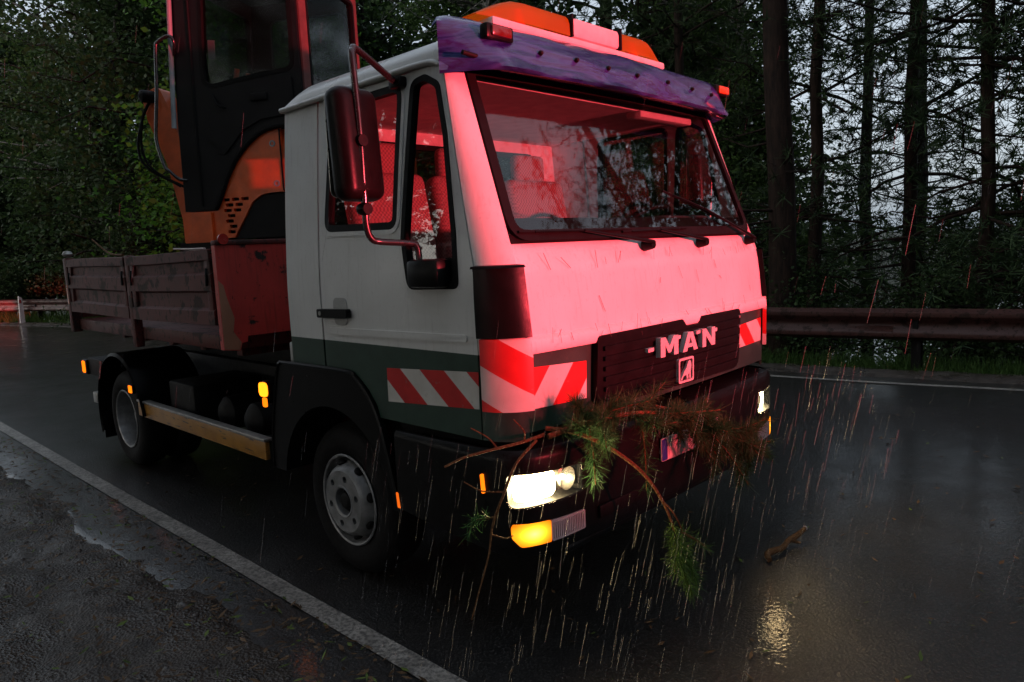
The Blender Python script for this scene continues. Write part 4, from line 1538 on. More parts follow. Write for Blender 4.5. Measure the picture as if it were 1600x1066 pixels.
# ---- amber light bar
LBX = -0.52
lb = box('light_bar', LBX - 0.10, LBX + 0.085, -0.70, 0.64, 2.585, 2.622, 'white', truck, 0.01)
for yq in (-0.45, 0.45):
    box('foot', LBX - 0.06, LBX + 0.05, yq - 0.05, yq + 0.05, 2.50, 2.59, 'chassis', lb, 0.01)
def dome(y0, y1):
    """wedge shaped amber lens, tapering to the outer end"""
    sec = []
    for k in range(9):
        t = k / 8
        y = y0 + (y1 - y0) * t
        h = 0.104 * min(1.0, 0.10 + 1.8 * t) if t < 0.5 else 0.104
        h = 0.104 * (1 - max(0, 1 - t / 0.45) ** 1.6)
        w = 0.085 * (0.55 + 0.45 * min(1, t / 0.4))
        sec.append((y, max(0.008, h), w))
    V, F = [], []
    m = 11
    for y, h, w in sec:
        for j in range(m):
            a = math.pi * j / (m - 1)
            cx, sz = math.cos(a), math.sin(a)
            V.append((LBX + w * math.copysign(abs(cx) ** 0.6, cx), y, 2.624 + h * sz ** 0.55))
    for i in range(8):
        for j in range(m - 1):
            F.append((i * m + j, (i + 1) * m + j, (i + 1) * m + j + 1, i * m + j + 1))
    F.append(tuple(range(m)))
    F.append(tuple(range(8 * m, 9 * m)))
    d = mesh_obj('amber_dome', V, F, 'amberglass', lb, True, 50)
    yc = y0 + (y1 - y0) * 0.52
    lathe('rotator', [(0.0, 0.0), (0.035, 0.0), (0.04, 0.02), (0.025, 0.06), (0.02, 0.085), (0.0, 0.09)], (LBX, yc, 2.625), 'amberlamp', d, axis='z', seg=16)
    return d


dome(-0.76, -0.185)
dome(0.655, 0.235)
cc = box('centre_cover', LBX - 0.09, LBX + 0.09, -0.165, 0.215, 2.6225, 2.716, 'white', lb, 0.022)
for yq in (-0.17, 0.222):
    box('end_seal', LBX - 0.094, LBX + 0.094, yq - 0.008, yq + 0.005, 2.6225, 2.727, 'rubber', lb, 0.004)

# ---- mirrors
def mirror(sg):
    P = lambda x, y, z: (x, sg * y, z)
    bm = bmesh.new()
    bm_box(bm, (0, 0, 0), (0.115, 0.205, 0.43), 0.045, Matrix.Rotation(R(-sg * 8), 4, 'Z') @ Matrix.Rotation(R(-3), 4, 'Y'), 4)
    bmesh.ops.translate(bm, vec=P(-0.60, 1.325, 2.062), verts=bm.verts[:])
    mo = bm_obj('mirror', bm, 'plastic', truck, True, 45)
    plate('mirror_glass', fillet([(-0.085, -0.195), (0.085, -0.195), (0.085, 0.195), (-0.085, 0.195)], 0.03), [],
          lambda u, v, d: (-0.662 - d + 0.01 * v, sg * (1.325 + u), 2.062 + v), 0.004, 'chrome', mo)
    pts = [P(-0.66, 1.06, 2.345), P(-0.645, 1.10, 2.352), P(-0.575, 1.30, 2.415), P(-0.560, 1.335, 2.405), P(-0.548, 1.345, 2.36), P(-0.540, 1.34, 2.10), P(-0.548, 1.335, 1.83),
           P(-0.552, 1.33, 1.745), P(-0.552, 1.31, 1.700), P(-0.545, 1.27, 1.688), P(-0.505, 1.17, 1.678), P(-0.49, 1.14, 1.665), P(-0.485, 1.135, 1.61)]
    tube('arm', catmull(pts, 4), 0.0135, 'tube', mo, 10)
    for z in (2.07, 1.815):
        lathe('clamp', [(0.0, 0.025), (0.022, 0.025), (0.026, 0.0), (0.022, -0.025), (0.0, -0.025)], P(-0.545, 1.34, z), 'plastic', mo, axis='x', seg=14)
    box('mount', -0.545, -0.345, sg * 1.085, sg * 1.165, 1.497, 1.612, 'plastic', mo, 0.02)
    box('top_bracket', -0.70, -0.62, sg * 1.03, sg * 1.075, 2.318, 2.365, 'plastic', mo, 0.012)
    return mo


mirror(-1)
mirror(1)

# ---- bumper, following its curve round the corners
bp = catmull([(0.058, -0.25, 0), (0.062, 0.0, 0), (0.055, 0.4, 0), (0.038, 0.75, 0), (0.021, 0.94, 0), (-0.030, 1.070, 0), (-0.12, 1.122, 0), (-0.25, 1.13, 0), (-0.50, 1.13, 0), (-0.76, 1.12, 0)], 12)[12:]
bp = np.array(bp)[:, :2]
bs = np.concatenate([[0], np.cumsum(np.linalg.norm(np.diff(bp, axis=0), axis=1))])
bt = np.gradient(bp, axis=0)
bt /= np.linalg.norm(bt, axis=1)[:, None]
SMAX = bs[-1]


def bump_map(s, z, d):
    a = abs(s)
    sg = 1 if s >= 0 else -1
    x, y = np.interp(a, bs, bp[:, 0]), np.interp(a, bs, bp[:, 1])
    tx, ty = np.interp(a, bs, bt[:, 0]), np.interp(a, bs, bt[:, 1])
    k = (0.030 * max(0, (0.50 - z) / 0.08) ** 2 if z < 0.50 else 0) + (0.03 * max(0, (z - 0.83) / 0.05) ** 2 if z > 0.83 else 0)
    return (x + ty * (d - k), sg * (y - tx * (d - k)), z)


def lamp_out(sg):
    return fillet([(sg * 0.780, 0.655), (sg * 0.792, 0.780), (sg * 1.150, 0.788), (sg * 1.145, 0.645)], [0.025, 0.02, 0.03, 0.04])


def ind_out(sg):
    return fillet([(sg * 0.774, 0.495), (sg * 0.774, 0.584), (sg * 1.140, 0.592), (sg * 1.137, 0.530), (sg * 1.10, 0.490)], [0.012, 0.012, 0.02, 0.02, 0.03])


ss = [round(-SMAX + 0.045 * i, 4) for i in range(1, int(2 * SMAX / 0.045))]
zz_b = [0.46, 0.48, 0.50, 0.83, 0.845, 0.86]
BO = [(-SMAX, 0.505), (-1.3, 0.470), (-1.05, 0.448), (1.05, 0.448), (1.3, 0.470), (SMAX, 0.505), (SMAX, 0.86), (1.2, 0.872), (-1.2, 0.872), (-SMAX, 0.86)]
bumper = plate('bumper', BO, [lamp_out(-1), lamp_out(1), ind_out(-1), ind_out(1)], bump_map, 0.014, 'plastic', truck, us=ss, vs=zz_b)
grid_obj('bumper_top', lambda s, k: bump_map(s, 0.872, 0.0)[:2] + (0.872,) if k == 0 else
         tuple(np.array(bump_map(s, 0.872, 0.0)) * np.array([1, 1, 0]) + np.array([-[0, 0.03, 0.13][k], 0, 0.872 + [0, 0.008, 0.014][k]])),
         [s for s in ss if abs(s) < 1.02], range(3), 'plastic', bumper, thick=0.004)
box('lower_lip', -0.14, 0.005, -0.86, 0.86, 0.40, 0.446, 'plastic', bumper, 0.02)
for sg in (-1, 1):
    box('fog_slot', 0.047, 0.056, sg * 0.30 if sg > 0 else -0.70, sg * 0.70 if sg > 0 else -0.30, 0.515, 0.57, 'rubber', bumper, 0.004)

for sg in (-1, 1):
    lo = lamp_out(sg)
    hl = plate('headlamp', lo, [grow(lo, -0.006)], bump_map, 0.085, 'rubber', truck, us=ss, d0=-0.002)
    plate('reflector', grow(lo, -0.004), [], bump_map, 0.004, 'chrome', hl, us=ss, d0=-0.084)
    plate('lens', grow(lo, -0.003), [], bump_map, 0.004, 'lensglass', hl, us=ss, d0=0.004)
    for s_, z_, r_, mt, nm in ((sg * 1.0, 0.716, 0.053, 'bulb', 'bulb'), (sg * 0.848, 0.718, 0.046, 'chrome', 'high_beam_bowl')):
        c = bump_map(s_, z_, -0.045 if mt == 'bulb' else -0.078)
        if mt == 'bulb':
            q0, q1 = sg * 0.905, sg * 1.132
            plate(nm, fillet([(q0, 0.664), (q1, 0.662), (q1, 0.772), (q0, 0.768)], 0.042), [], bump_map, 0.012, mt, hl, us=ss, d0=-0.040)
        else:
            lathe(nm, [(0.0, 0.0), (r_ * 0.5, 0.006), (r_ * 0.85, 0.024), (r_, 0.05), (r_ * 1.04, 0.05)], c, mt, hl, axis='x', seg=24)
            lathe('parking_bulb', [(0.0, 0.038), (0.010, 0.034), (0.012, 0.02), (0.010, 0.002)], c, 'bulb_dim', hl, axis='x', seg=12)
    io = ind_out(sg)
    ih = plate('turn_lamp', io, [grow(io, -0.004)], bump_map, 0.04, 'rubber', truck, us=ss, d0=-0.002)
    mid = sg * 0.965
    inner = fillet([(sg * 0.780, 0.500), (sg * 0.780, 0.579), (mid, 0.583), (mid, 0.497)], 0.008)
    outer = fillet([(mid + sg * 0.003, 0.497), (mid + sg * 0.003, 0.583), (sg * 1.133, 0.586), (sg * 1.130, 0.533), (sg * 1.096, 0.496)], [0.004, 0.004, 0.016, 0.016, 0.025])
    plate('clear_lens', inner, [], bump_map, 0.012, 'reflect', ih, us=ss, d0=0.003)
    for k in range(17):
        s_ = sg * (0.79 + k * 0.010)
        plate('rib', [(s_, 0.508), (s_ + sg * 0.005, 0.508), (s_ + sg * 0.005, 0.572), (s_, 0.572)], [], bump_map, 0.003, 'reflect', ih, d0=0.0065)
    plate('amber_lens', outer, [], bump_map, 0.012, 'turn', ih, us=ss, d0=0.003)
    # light thrown by the lamp
    ld = bpy.data.lights.new('headlamp_beam', 'SPOT')
    ld.energy = 14.0
    ld.color = (1.0, 0.70, 0.34)
    ld.spot_size = R(172)
    ld.spot_blend = 1.0
    ld.shadow_soft_size = 0.05
    lo_ = bpy.data.objects.new('headlamp_beam', ld)
    lo_.location = bump_map(sg * 1.0, 0.716, 0.04)
    lo_.rotation_euler = Vector((1.0, sg * 0.10, -0.05)).to_track_quat('-Z', 'Y').to_euler()
    COL.objects.link(lo_)
    lo_.parent = truck
    lo_.matrix_parent_inverse = Matrix.Translation(-Vector(truck.location))
    # glowing strip on the bumper's flank standing in for amber light on a twig
    plate('side_marker_or_glint', fillet([(sg * 1.240, 0.70), (sg * 1.254, 0.70), (sg * 1.258, 0.775), (sg * 1.246, 0.775)], 0.004), [], bump_map, 0.012, 'ind', truck, d0=0.010)

# number plate
npl = plate('number_plate', fillet([(-0.26, 0.650), (0.26, 0.650), (0.26, 0.755), (-0.26, 0.755)], 0.01), [], bump_map, 0.006, 'plate', truck, us=ss, d0=0.014)
plate('blue_strip', fillet([(-0.258, 0.653), (-0.215, 0.653), (-0.215, 0.752), (-0.258, 0.752)], 0.006), [], bump_map, 0.002, 'plateblue', npl, d0=0.0165)

# ---- front mudguards, steps
for sg in (-1, 1):
    HUB = (XF, 0.40)
    arch = [(-1.93, 0.48), (-1.90, 0.72), (-1.80, 1.04), (-1.755, 1.085), (-1.70, 1.092), (-1.13, 1.096), (-1.05, 1.070), (-0.975, 1.015), (-0.915, 0.945), (-0.865, 0.84), (-0.80, 0.62), (-0.765, 0.48)]
    inner = [(XF + 0.50 * math.cos(a), 0.40 + 0.50 * math.sin(a)) for a in np.linspace(math.pi * -0.0 + 0.16, math.pi - 0.16, 22)]
    outl = arch + [(-0.79, 0.48)] + inner + [(-1.87, 0.48)]
    fen = plate('mudguard', outl, [], lambda u, v, d: (u, sg * (1.105 + d), v), 0.03, 'plastic', truck, d0=0.004)
    lipp = [(x, sg * 1.109, z) for x, z in arch]
    tube('arch_lip', catmull(lipp, 4), 0.010, 'plastic', fen, 6)
    V, F = [], []
    for x, z in inner:
        V += [(x, sg * 1.08, z), (x, sg * 0.70, z)]
    F = [(2 * i, 2 * i + 2, 2 * i + 3, 2 * i + 1) for i in range(len(inner) - 1)]
    mesh_obj('liner', V, F, 'rubber', fen)
    # entry step well between wheel arch and bumper
    plate('step_panel', [(-0.86, 0.52), (-0.20, 0.52), (-0.20, 0.898), (-0.885, 0.898)], [], lambda u, v, d: (u, sg * (1.045 + d), v), 0.02, 'plastic', truck)
    box('entry_step', -0.74, -0.30, sg * 1.0, sg * 1.10, 0.60, 0.64, 'plastic', truck, 0.008)
    plate('marker', fillet([(-0.765, 0.505), (-0.745, 0.505), (-0.755, 0.575), (-0.772, 0.575)], 0.004), [], lambda u, v, d: (u, sg * (1.122 + d), v), 0.004, 'ind_low', truck)


# ---- wheels
def wheel(name, cx, yo, sg, dish_out, dual=False):
    """yo: outer face of the tyre; dish_out: how far the centre stands out of the rim"""
    prof = [(0.232, -0.02), (0.25, 0.0), (0.30, 0.008), (0.345, 0.004), (0.372, -0.012), (0.388, -0.035), (0.396, -0.06), (0.398, -0.11), (0.396, -0.16), (0.385, -0.195), (0.35, -0.22), (0.25, -0.215), (0.232, -0.20)]
    c = (cx, sg * yo, 0.40)
    w = lathe(name, prof, c, 'tyre', truck, sgn=sg, seg=48, sharp=50)
    if dual:
        lathe('inner_tyre', prof, (cx, sg * (yo - 0.26), 0.40), 'tyre', w, sgn=sg, seg=40, sharp=50)
    rp = [(0.236, -0.004), (0.240, 0.003), (0.234, 0.008), (0.226, 0.004), (0.220, -0.012), (0.216, -0.06), (0.205, -0.10), (0.200, -0.19)]
    lathe('rim', rp, c, 'steel', w, sgn=sg, seg=48)
    if dish_out > 0:
        cone = [(0.214, -0.07), (0.208, -0.05), (0.196, -0.018), (0.182, 0.012), (0.168, 0.030), (0.158, 0.036)]
        lathe('rim_cone', cone, c, 'steel', w, sgn=sg, seg=48)
        for k in range(8):
            a = k * math.pi / 4 + 0.25
            cc_ = (cx + 0.193 * math.cos(a), sg * (yo - 0.006), 0.40 + 0.193 * math.sin(a))
            bm = bmesh.new()
            bmesh.ops.create_uvsphere(bm, u_segments=12, v_segments=8, radius=1.0)
            bmesh.ops.scale(bm, vec=(0.016, 0.024, 0.026), verts=bm.verts[:])
            bmesh.ops.rotate(bm, matrix=Matrix.Rotation(-(a), 3, 'Y'), verts=bm.verts[:])
            bmesh.ops.translate(bm, vec=cc_, verts=bm.verts[:])
            bm_obj('vent_dark_plug', bm, 'rubber', w, True)  # black solid standing in for the dark inside each vent opening
        fy = lambda u, v, d: (cx + u, sg * (yo + 0.036 + d), 0.40 + v)
        holes = [circle(0.122 * math.cos(a), 0.122 * math.sin(a), 0.017, 12) for a in np.arange(6) * math.pi / 3 + 0.3]
        plate('disc', circle(0, 0, 0.160, 40), holes + [circle(0, 0, 0.082, 30)], fy, 0.014, 'steel', w)
        lathe('hub_ring', [(0.082, 0.022), (0.086, 0.030), (0.080, 0.040), (0.070, 0.036), (0.066, 0.0)], (cx, sg * (yo + 0.0), 0.40), 'steel', w, sgn=sg, seg=36)
        lathe('hub_cap', [(0.0, 0.034), (0.03, 0.033), (0.042, 0.024), (0.046, 0.0), (0.068, -0.01), (0.07, -0.03)], c, 'chassis', w, sgn=sg, seg=28)
        for a in np.arange(6) * math.pi / 3 + 0.3:
            lathe('wheel_nut', [(0.0, 0.026), (0.008, 0.026), (0.012, 0.02), (0.012, 0.0)], (cx + 0.122 * math.cos(a), sg * yo, 0.40 + 0.122 * math.sin(a)), 'chassis', w, sgn=sg, seg=6, sharp=20)
    else:
        lathe('rim_dish', [(0.200, -0.12), (0.185, -0.15), (0.16, -0.165), (0.10, -0.168), (0.095, -0.13), (0.085, -0.09), (0.06, -0.075), (0.0, -0.073)], c, 'steel', w, sgn=sg, seg=40)
        for a in np.arange(6) * math.pi / 3:
            lathe('wheel_nut', [(0.0, 0.03), (0.010, 0.03), (0.014, 0.022), (0.014, 0.0)], (cx + 0.13 * math.cos(a), sg * (yo - 0.168), 0.40 + 0.13 * math.sin(a)), 'chassis', w, sgn=sg, seg=6, sharp=20)
    return w


for sg in (-1, 1):
    wheel('wheel', XF, 1.035, sg, 1)
    wheel('wheel', XF - WB, 1.06, sg, 0, True)
tube('axle', [(XF, -0.85, 0.40), (XF, 0.85, 0.40)], 0.06, 'chassis', truck, 10)
tube('axle', [(XF - WB, -0.85, 0.40), (XF - WB, 0.85, 0.40)], 0.09, 'chassis', truck, 10)
lathe('differential', [(0.0, 0.2), (0.12, 0.16), (0.19, 0.0), (0.12, -0.16), (0.0, -0.2)], (XF - WB, 0, 0.40), 'chassis', truck, seg=20)

# ---- chassis
for sg in (-1, 1):
    box('frame_rail', -5.6, -0.2, sg * 0.36 - 0.035, sg * 0.36 + 0.035, 0.62, 0.84, 'chassis', truck, 0.008)
for x in (-5.5, -3.9, -2.9, -1.9):
    box('cross_member', x - 0.05, x + 0.05, -0.36, 0.36, 0.66, 0.80, 'chassis', truck, 0.006)
box('engine_block', -1.5, -0.35, -0.33, 0.33, 0.42, 0.95, 'chassis', truck, 0.04)
for i, (x, y) in enumerate(((-2.62, -0.72), (-3.02, -0.72))):
    lathe('air_tank', [(0.0, 0.20), (0.07, 0.19), (0.115, 0.15), (0.12, 0.0), (0.115, -0.15), (0.07, -0.19), (0.0, -0.20)], (x, y, 0.60), 'chassis', truck, axis='y', seg=24)
box('battery_box', -3.75, -3.30, -0.98, -0.45, 0.42, 0.78, 'chassis', truck, 0.02)
box('fuel_tank', -3.3, -2.3, 0.48, 1.02, 0.38, 0.82, 'chassis', truck, 0.05)
for sg in (-1, 1):
    sgd = box('side_guard', -4.13, -2.07, sg * 1.055, sg * 1.085, 0.482, 0.590, 'guardtape', truck, 0.006)
    box('guard_top', -4.135, -2.065, sg * 1.035, sg * 1.092, 0.5915, 0.610, 'alu', sgd, 0.005)
    for x in (-3.85, -2.3):
        box('guard_bracket', x - 0.03, x + 0.03, sg * 0.45, sg * 1.05, 0.52, 0.56, 'chassis', sgd, 0.004)
    # rear mudguard: an arc over the rear wheel, flap behind
    V, F = [], []
    an = np.linspace(R(8), R(200), 24)
    for a in an:
        x, z = XF - WB + 0.53 * math.cos(a), 0.42 + 0.53 * math.sin(a)
        V += [(x, sg * 0.62, z), (x, sg * 1.10, z), (x + 0.012 * math.cos(a), sg * 1.112, z - 0.025)]
    for i in range(len(an) - 1):
        for k in range(2):
            F.append((3 * i + k, 3 * i + 3 + k, 3 * i + 4 + k, 3 * i + 1 + k))
    bm = bmesh.new()
    bv = [bm.verts.new(p_) for p_ in V]
    for q in F:
        bm.faces.new([bv[i] for i in q])
    bmesh.ops.solidify(bm, geom=bm.faces[:], thickness=0.006)
    rm = bm_obj('rear_mudguard', bm, 'plastic', truck, True, 50)
    box('mud_flap', -5.06, -5.045, sg * 0.64, sg * 1.08, 0.16, 0.40, 'rubber', rm, 0.003)
    plate('rear_edge_reflector', [(-4.93, 0.70), (-4.90, 0.70), (-4.80, 0.86), (-4.84, 0.86)], [], lambda u, v, d: (u, sg * (1.116 + d), v), 0.004, 'redlamp', rm)
    # lamps along the flank
    mk = box('side_marker_or_glint', -4.20, -4.13, sg * 1.085, sg * 1.115, 0.655, 0.725, 'plastic', truck, 0.006)
    plate('lens', fillet([(-4.195, 0.662), (-4.135, 0.662), (-4.135, 0.718), (-4.195, 0.718)], 0.006), [], lambda u, v, d: (u, sg * (1.122 + d), v), 0.008, 'ind', mk)
    fl_ = box('flank_lamp', -2.01, -1.965, sg * 1.06, sg * 1.10, 0.83, 0.965, 'plastic', truck, 0.008)
    plate('lens', fillet([(-2.03, 0.875), (-1.945, 0.875), (-1.945, 0.955), (-2.03, 0.955)], 0.03), [], lambda u, v, d: (u, sg * (1.112 + d), v), 0.012, 'ind_hot', fl_)
    plate('lower_lens', fillet([(-2.005, 0.815), (-1.965, 0.815), (-1.965, 0.868), (-2.005, 0.868)], 0.012), [], lambda u, v, d: (u, sg * (1.108 + d), v), 0.01, 'ind', fl_)
    tube('lamp_bracket', [(-1.98, sg * 1.05, 0.84), (-2.12, sg * 1.0, 0.80), (-2.35, sg * 0.9, 0.82)], 0.007, 'chassis', fl_, 6)
    tl = box('tail_lamp', -5.72, -5.60, sg * 0.72, sg * 1.02, 0.66, 0.80, 'plastic', truck, 0.01)
    plate('lens', fillet([(-5.715, 0.675), (-5.635, 0.675), (-5.635, 0.785), (-5.715, 0.785)], 0.02), [], lambda u, v, d: (u, sg * (1.026 + d), v), 0.006, 'ind', tl)
box('tail_beam', -5.60, -5.10, -1.0, 1.0, 0.66, 0.82, 'chassis', truck, 0.01)
box('under_run_bar', -5.58, -5.46, -1.0, 1.0, 0.40, 0.50, 'alu', truck, 0.01)
for sg in (-1, 1):
    box('under_run_bracket', -5.55, -5.48, sg * 0.6, sg * 0.68, 0.48, 0.68, 'chassis', truck, 0.004)
    box('cab_rear_bracket', -1.70, -1.635, sg * 0.95, sg * 1.08, 0.98, 1.20, 'alu', truck, 0.01)

# ---- tipper bed
XB0, XB1, ZT, ZB = -2.43, -5.45, 1.70, 1.27
box('bed_floor', XB1 + 0.02, XB0 - 0.02, -1.08, 1.08, 1.10, 1.19, 'bedred', truck, 0.006)
for x in (-2.9, -3.5, -4.1, -4.7, -5.2):
    box('floor_bearer', x - 0.04, x + 0.04, -0.80, 0.80, 1.0, 1.098, 'bedred', truck, 0.004)
for sg in (-1, 1):
    box('subframe', -5.3, -2.5, sg * 0.30, sg * 0.40, 0.86, 0.998, 'chassis', truck, 0.006)
    for a, b in ((XB0 - 0.04, -3.86), (-3.95, XB1 + 0.05)):
        # ribbed dropside: profile outward offset against height
        pr = [(0.0, 1.26), (0.028, 1.265), (0.028, 1.335), (0.004, 1.352), (0.004, 1.455), (0.030, 1.47), (0.030, 1.555), (0.004, 1.572), (0.004, 1.648), (0.032, 1.656), (0.032, 1.70), (0.0, 1.704)]
        ds = grid_obj('dropside', lambda x, k: (x, sg * (1.095 + pr[k][0]), pr[k][1] + 0.006 * math.sin(x * 2.1)), np.linspace(a, b, 12), range(len(pr)), 'bedred', truck, thick=-0.01 * 1, sharp=25)
        for x in (a - 0.05, b + 0.05):
            box('end_stile', x - 0.035, x + 0.035, sg * 1.095, sg * 1.128, 1.275, 1.690, 'bedred', ds, 0.006)
            tube('latch', [(x, sg * 1.135, 1.60), (x + 0.02, sg * 1.145, 1.57), (x, sg * 1.14, 1.50)], 0.008, 'chassis', ds, 6)
    box('middle_post', -3.945, -3.865, sg * 1.07, sg * 1.13, 1.04, 1.715, 'bedred', truck, 0.008)
    rp_ = box('rear_post', XB1 - 0.04, XB1 + 0.045, sg * 1.06, sg * 1.135, 1.08, 1.73, 'bedred', truck, 0.008)
    lathe('post_cap', [(0.0, 0.05), (0.03, 0.045), (0.045, 0.02), (0.03, 0.0)], (XB1, sg * 1.10, 1.745), 'alu', rp_, axis='z', seg=12)
    plate('reflector_strip', [(XB1 - 0.015, 1.33), (XB1 + 0.02, 1.33), (XB1 + 0.02, 1.50), (XB1 - 0.015, 1.50)], [], lambda u, v, d: (u, sg * (1.138 + d), v), 0.003, 'amberlamp', rp_)
box('tailgate', XB1 - 0.03, XB1 + 0.03, -1.05, 1.05, 1.20, 1.70, 'bedred', truck, 0.01)
hbm = lambda u, v, d: (-2.385 + d, u, v)
hb = plate('headboard', [(-1.13, 1.115), (-1.03, 1.10), (-1.015, 1.145), (-0.98, 1.15), (-0.975, 1.185), (0.975, 1.185), (0.98, 1.15), (1.015, 1.145), (1.03, 1.10), (1.13, 1.115), (1.13, 1.735), (-1.13, 1.735)],
           [], hbm, 0.045, 'headboard', truck)
plate('pale_edge_patch', [(-1.128, 1.12), (-1.035, 1.105), (-1.02, 1.15), (-1.065, 1.22), (-1.05, 1.30), (-1.085, 1.42), (-1.10, 1.50), (-1.128, 1.53)], [], hbm, 0.003, 'edge', hb, d0=0.004, sharp=30)  # paler irregular patch along the headboard's near end
box('top_rail', -2.44, -2.375, -1.13, 1.13, 1.736, 1.765, 'bedred', hb, 0.008)
plate('reflector', circle(-1.085, 1.74, 0.032, 14), [], lambda u, v, d: (-2.37 + d + 0.012, u, v + 0.03), 0.012, 'redlamp', hb)


# ================================================================== the digger on the bed, its house slewed towards the verge
TH = R(212)
EF = np.array([math.cos(TH), math.sin(TH)])          # forward
ER = np.array([math.sin(TH), -math.cos(TH)])         # its right hand
EC = np.array([-2.5, -0.4])                          # rear left corner of its cab


def ex(a, b, z):
    p = EC + EF * a + ER * b
    return (float(p[0]), float(p[1]), float(z))


dc = ex(0.25, 0.55, 0)
dig = empty('mini_excavator', (dc[0], dc[1], 1.19))
tag(dig, 'orange and charcoal mini digger with glazed cab standing on the truck bed', 'excavator')
sd0 = lambda u, v, d: ex(u, -d, v)                   # left flank
rr0 = lambda u, v, d: ex(-d, u, v)                   # back face
ff0 = lambda u, v, d: ex(0.94 + d, u, v)             # front face
CW, ZC = 0.95, 3.62                                  # cab width, roof height
zl = [2.2, 2.4, 2.6, 2.8, 3.0, 3.2, 3.4]
WIN = fillet([(0.655, 2.80), (0.46, 2.825), (0.25, 2.848), (0.055, 2.862), (0.045, 3.50), (0.67, 3.50), (0.71, 2.95), (0.705, 2.83)], [0.08, 0.3, 0.3, 0.06, 0.05, 0.05, 0.1, 0.04])
SIDE = [(0.94, 1.99), (0.93, 2.6), (0.895, 3.0), (0.86, 3.60), (0.0, 3.60), (0.0, 2.50), (0.22, 2.515), (0.335, 2.475), (0.44, 2.40), (0.535, 2.30), (0.61, 2.17), (0.685, 2.01), (0.72, 1.99)]
sp = plate('cab_side', SIDE, [WIN], sd0, 0.045, 'exdark', dig, d0=0.012)
plate('side_glass', grow(WIN, -0.003), [], sd0, 0.005, 'exglass', sp, d0=-0.008)
plate('window_seal', grow(WIN, 0.014), [grow(WIN, -0.012)], sd0, 0.05, 'rubber', sp, d0=0.016)
SIDER = [(0.94, 1.99), (0.86, 3.60), (0.0, 3.60), (0.0, 1.99)]
WINR = fillet([(0.72, 2.75), (0.08, 2.75), (0.08, 3.48), (0.70, 3.48)], 0.06)
sdr = lambda u, v, d: ex(u, CW + d, v)
spr = plate('cab_side', SIDER, [WINR], sdr, 0.045, 'exdark', dig)
plate('side_glass', grow(WINR, -0.003), [], sdr, 0.005, 'exglass', spr, d0=-0.02)
# back face with glass, thick corner pillars
WINB = fillet([(0.12, 2.62), (CW - 0.08, 2.62), (CW - 0.08, 3.52), (0.12, 3.52)], 0.05)
bk = plate('cab_back', [(0.012, 2.40), (CW - 0.01, 2.40), (CW - 0.01, 3.60), (0.012, 3.60)], [WINB], rr0, 0.04, 'exinner', dig, d0=0.012)
plate('back_glass', grow(WINB, -0.003), [], rr0, 0.005, 'exglass', bk, d0=-0.005)
plate('window_seal', grow(WINB, 0.012), [grow(WINB, -0.012)], rr0, 0.05, 'rubber', bk, d0=0.016)
WINF = fillet([(0.07, 2.25), (CW - 0.07, 2.25), (CW - 0.07, 3.50), (0.07, 3.50)], 0.05)
ft = plate('cab_front', [(0.0, 1.99), (CW, 1.99), (CW, 3.60), (0.0, 3.60)], [WINF], lambda u, v, d: ex(0.938 - 0.05 * max(0, v - 2.6) + d, u, v), 0.04, 'exdark', dig, vs=zl)
plate('front_glass', grow(WINF, -0.003), [], lambda u, v, d: ex(0.938 - 0.05 * max(0, v - 2.6) + d, u, v), 0.005, 'exglass', ft, vs=zl, d0=-0.01)
plate('cab_roof', fillet([(0.93, -0.02), (-0.03, -0.02), (-0.03, CW + 0.02), (0.93, CW + 0.02)], 0.08), [], lambda u, v, d: ex(u, v, ZC + d), 0.05, 'exdark', dig, d0=0.035)
# grey front pillar strip and door edge
tube('pillar_strip', [ex(0.955, -0.022, 2.55), ex(0.925, -0.022, 3.0), ex(0.885, -0.022, 3.58)], 0.017, 'exgrey', dig, 8)
tube('door_gap_trim', [ex(0.80, -0.014, 2.02), ex(0.795, -0.014, 2.6), ex(0.765, -0.014, 3.55)], 0.010, 'rubber', dig, 6)
plate('door_panel', fillet([(0.70, 2.47), (0.74, 2.72), (0.66, 2.75), (0.46, 2.79), (0.25, 2.815), (0.06, 2.82), (0.06, 2.58), (0.30, 2.56), (0.44, 2.50), (0.60, 2.34)], 0.03), [], sd0, 0.014, 'exdark', dig, d0=0.024)
tube('door_handle', [ex(0.64, -0.03, 2.74), ex(0.60, -0.05, 2.67), ex(0.55, -0.03, 2.65)], 0.008, 'chassis', dig, 6)
box_c = ex(0.30, -0.03, 2.70)
bm = bmesh.new()
bm_box(bm, (0, 0, 0), (0.12, 0.025, 0.05), 0.008, Matrix.Rotation(TH, 4, 'Z'))
bmesh.ops.translate(bm, vec=box_c, verts=bm.verts[:])
bm_obj('door_latch', bm, 'chassis', dig, True)
plate('service_tag', [(0.675, 2.985), (0.625, 2.98), (0.62, 3.10), (0.67, 3.105)], [], sd0, 0.003, 'tag', dig, d0=-0.022)
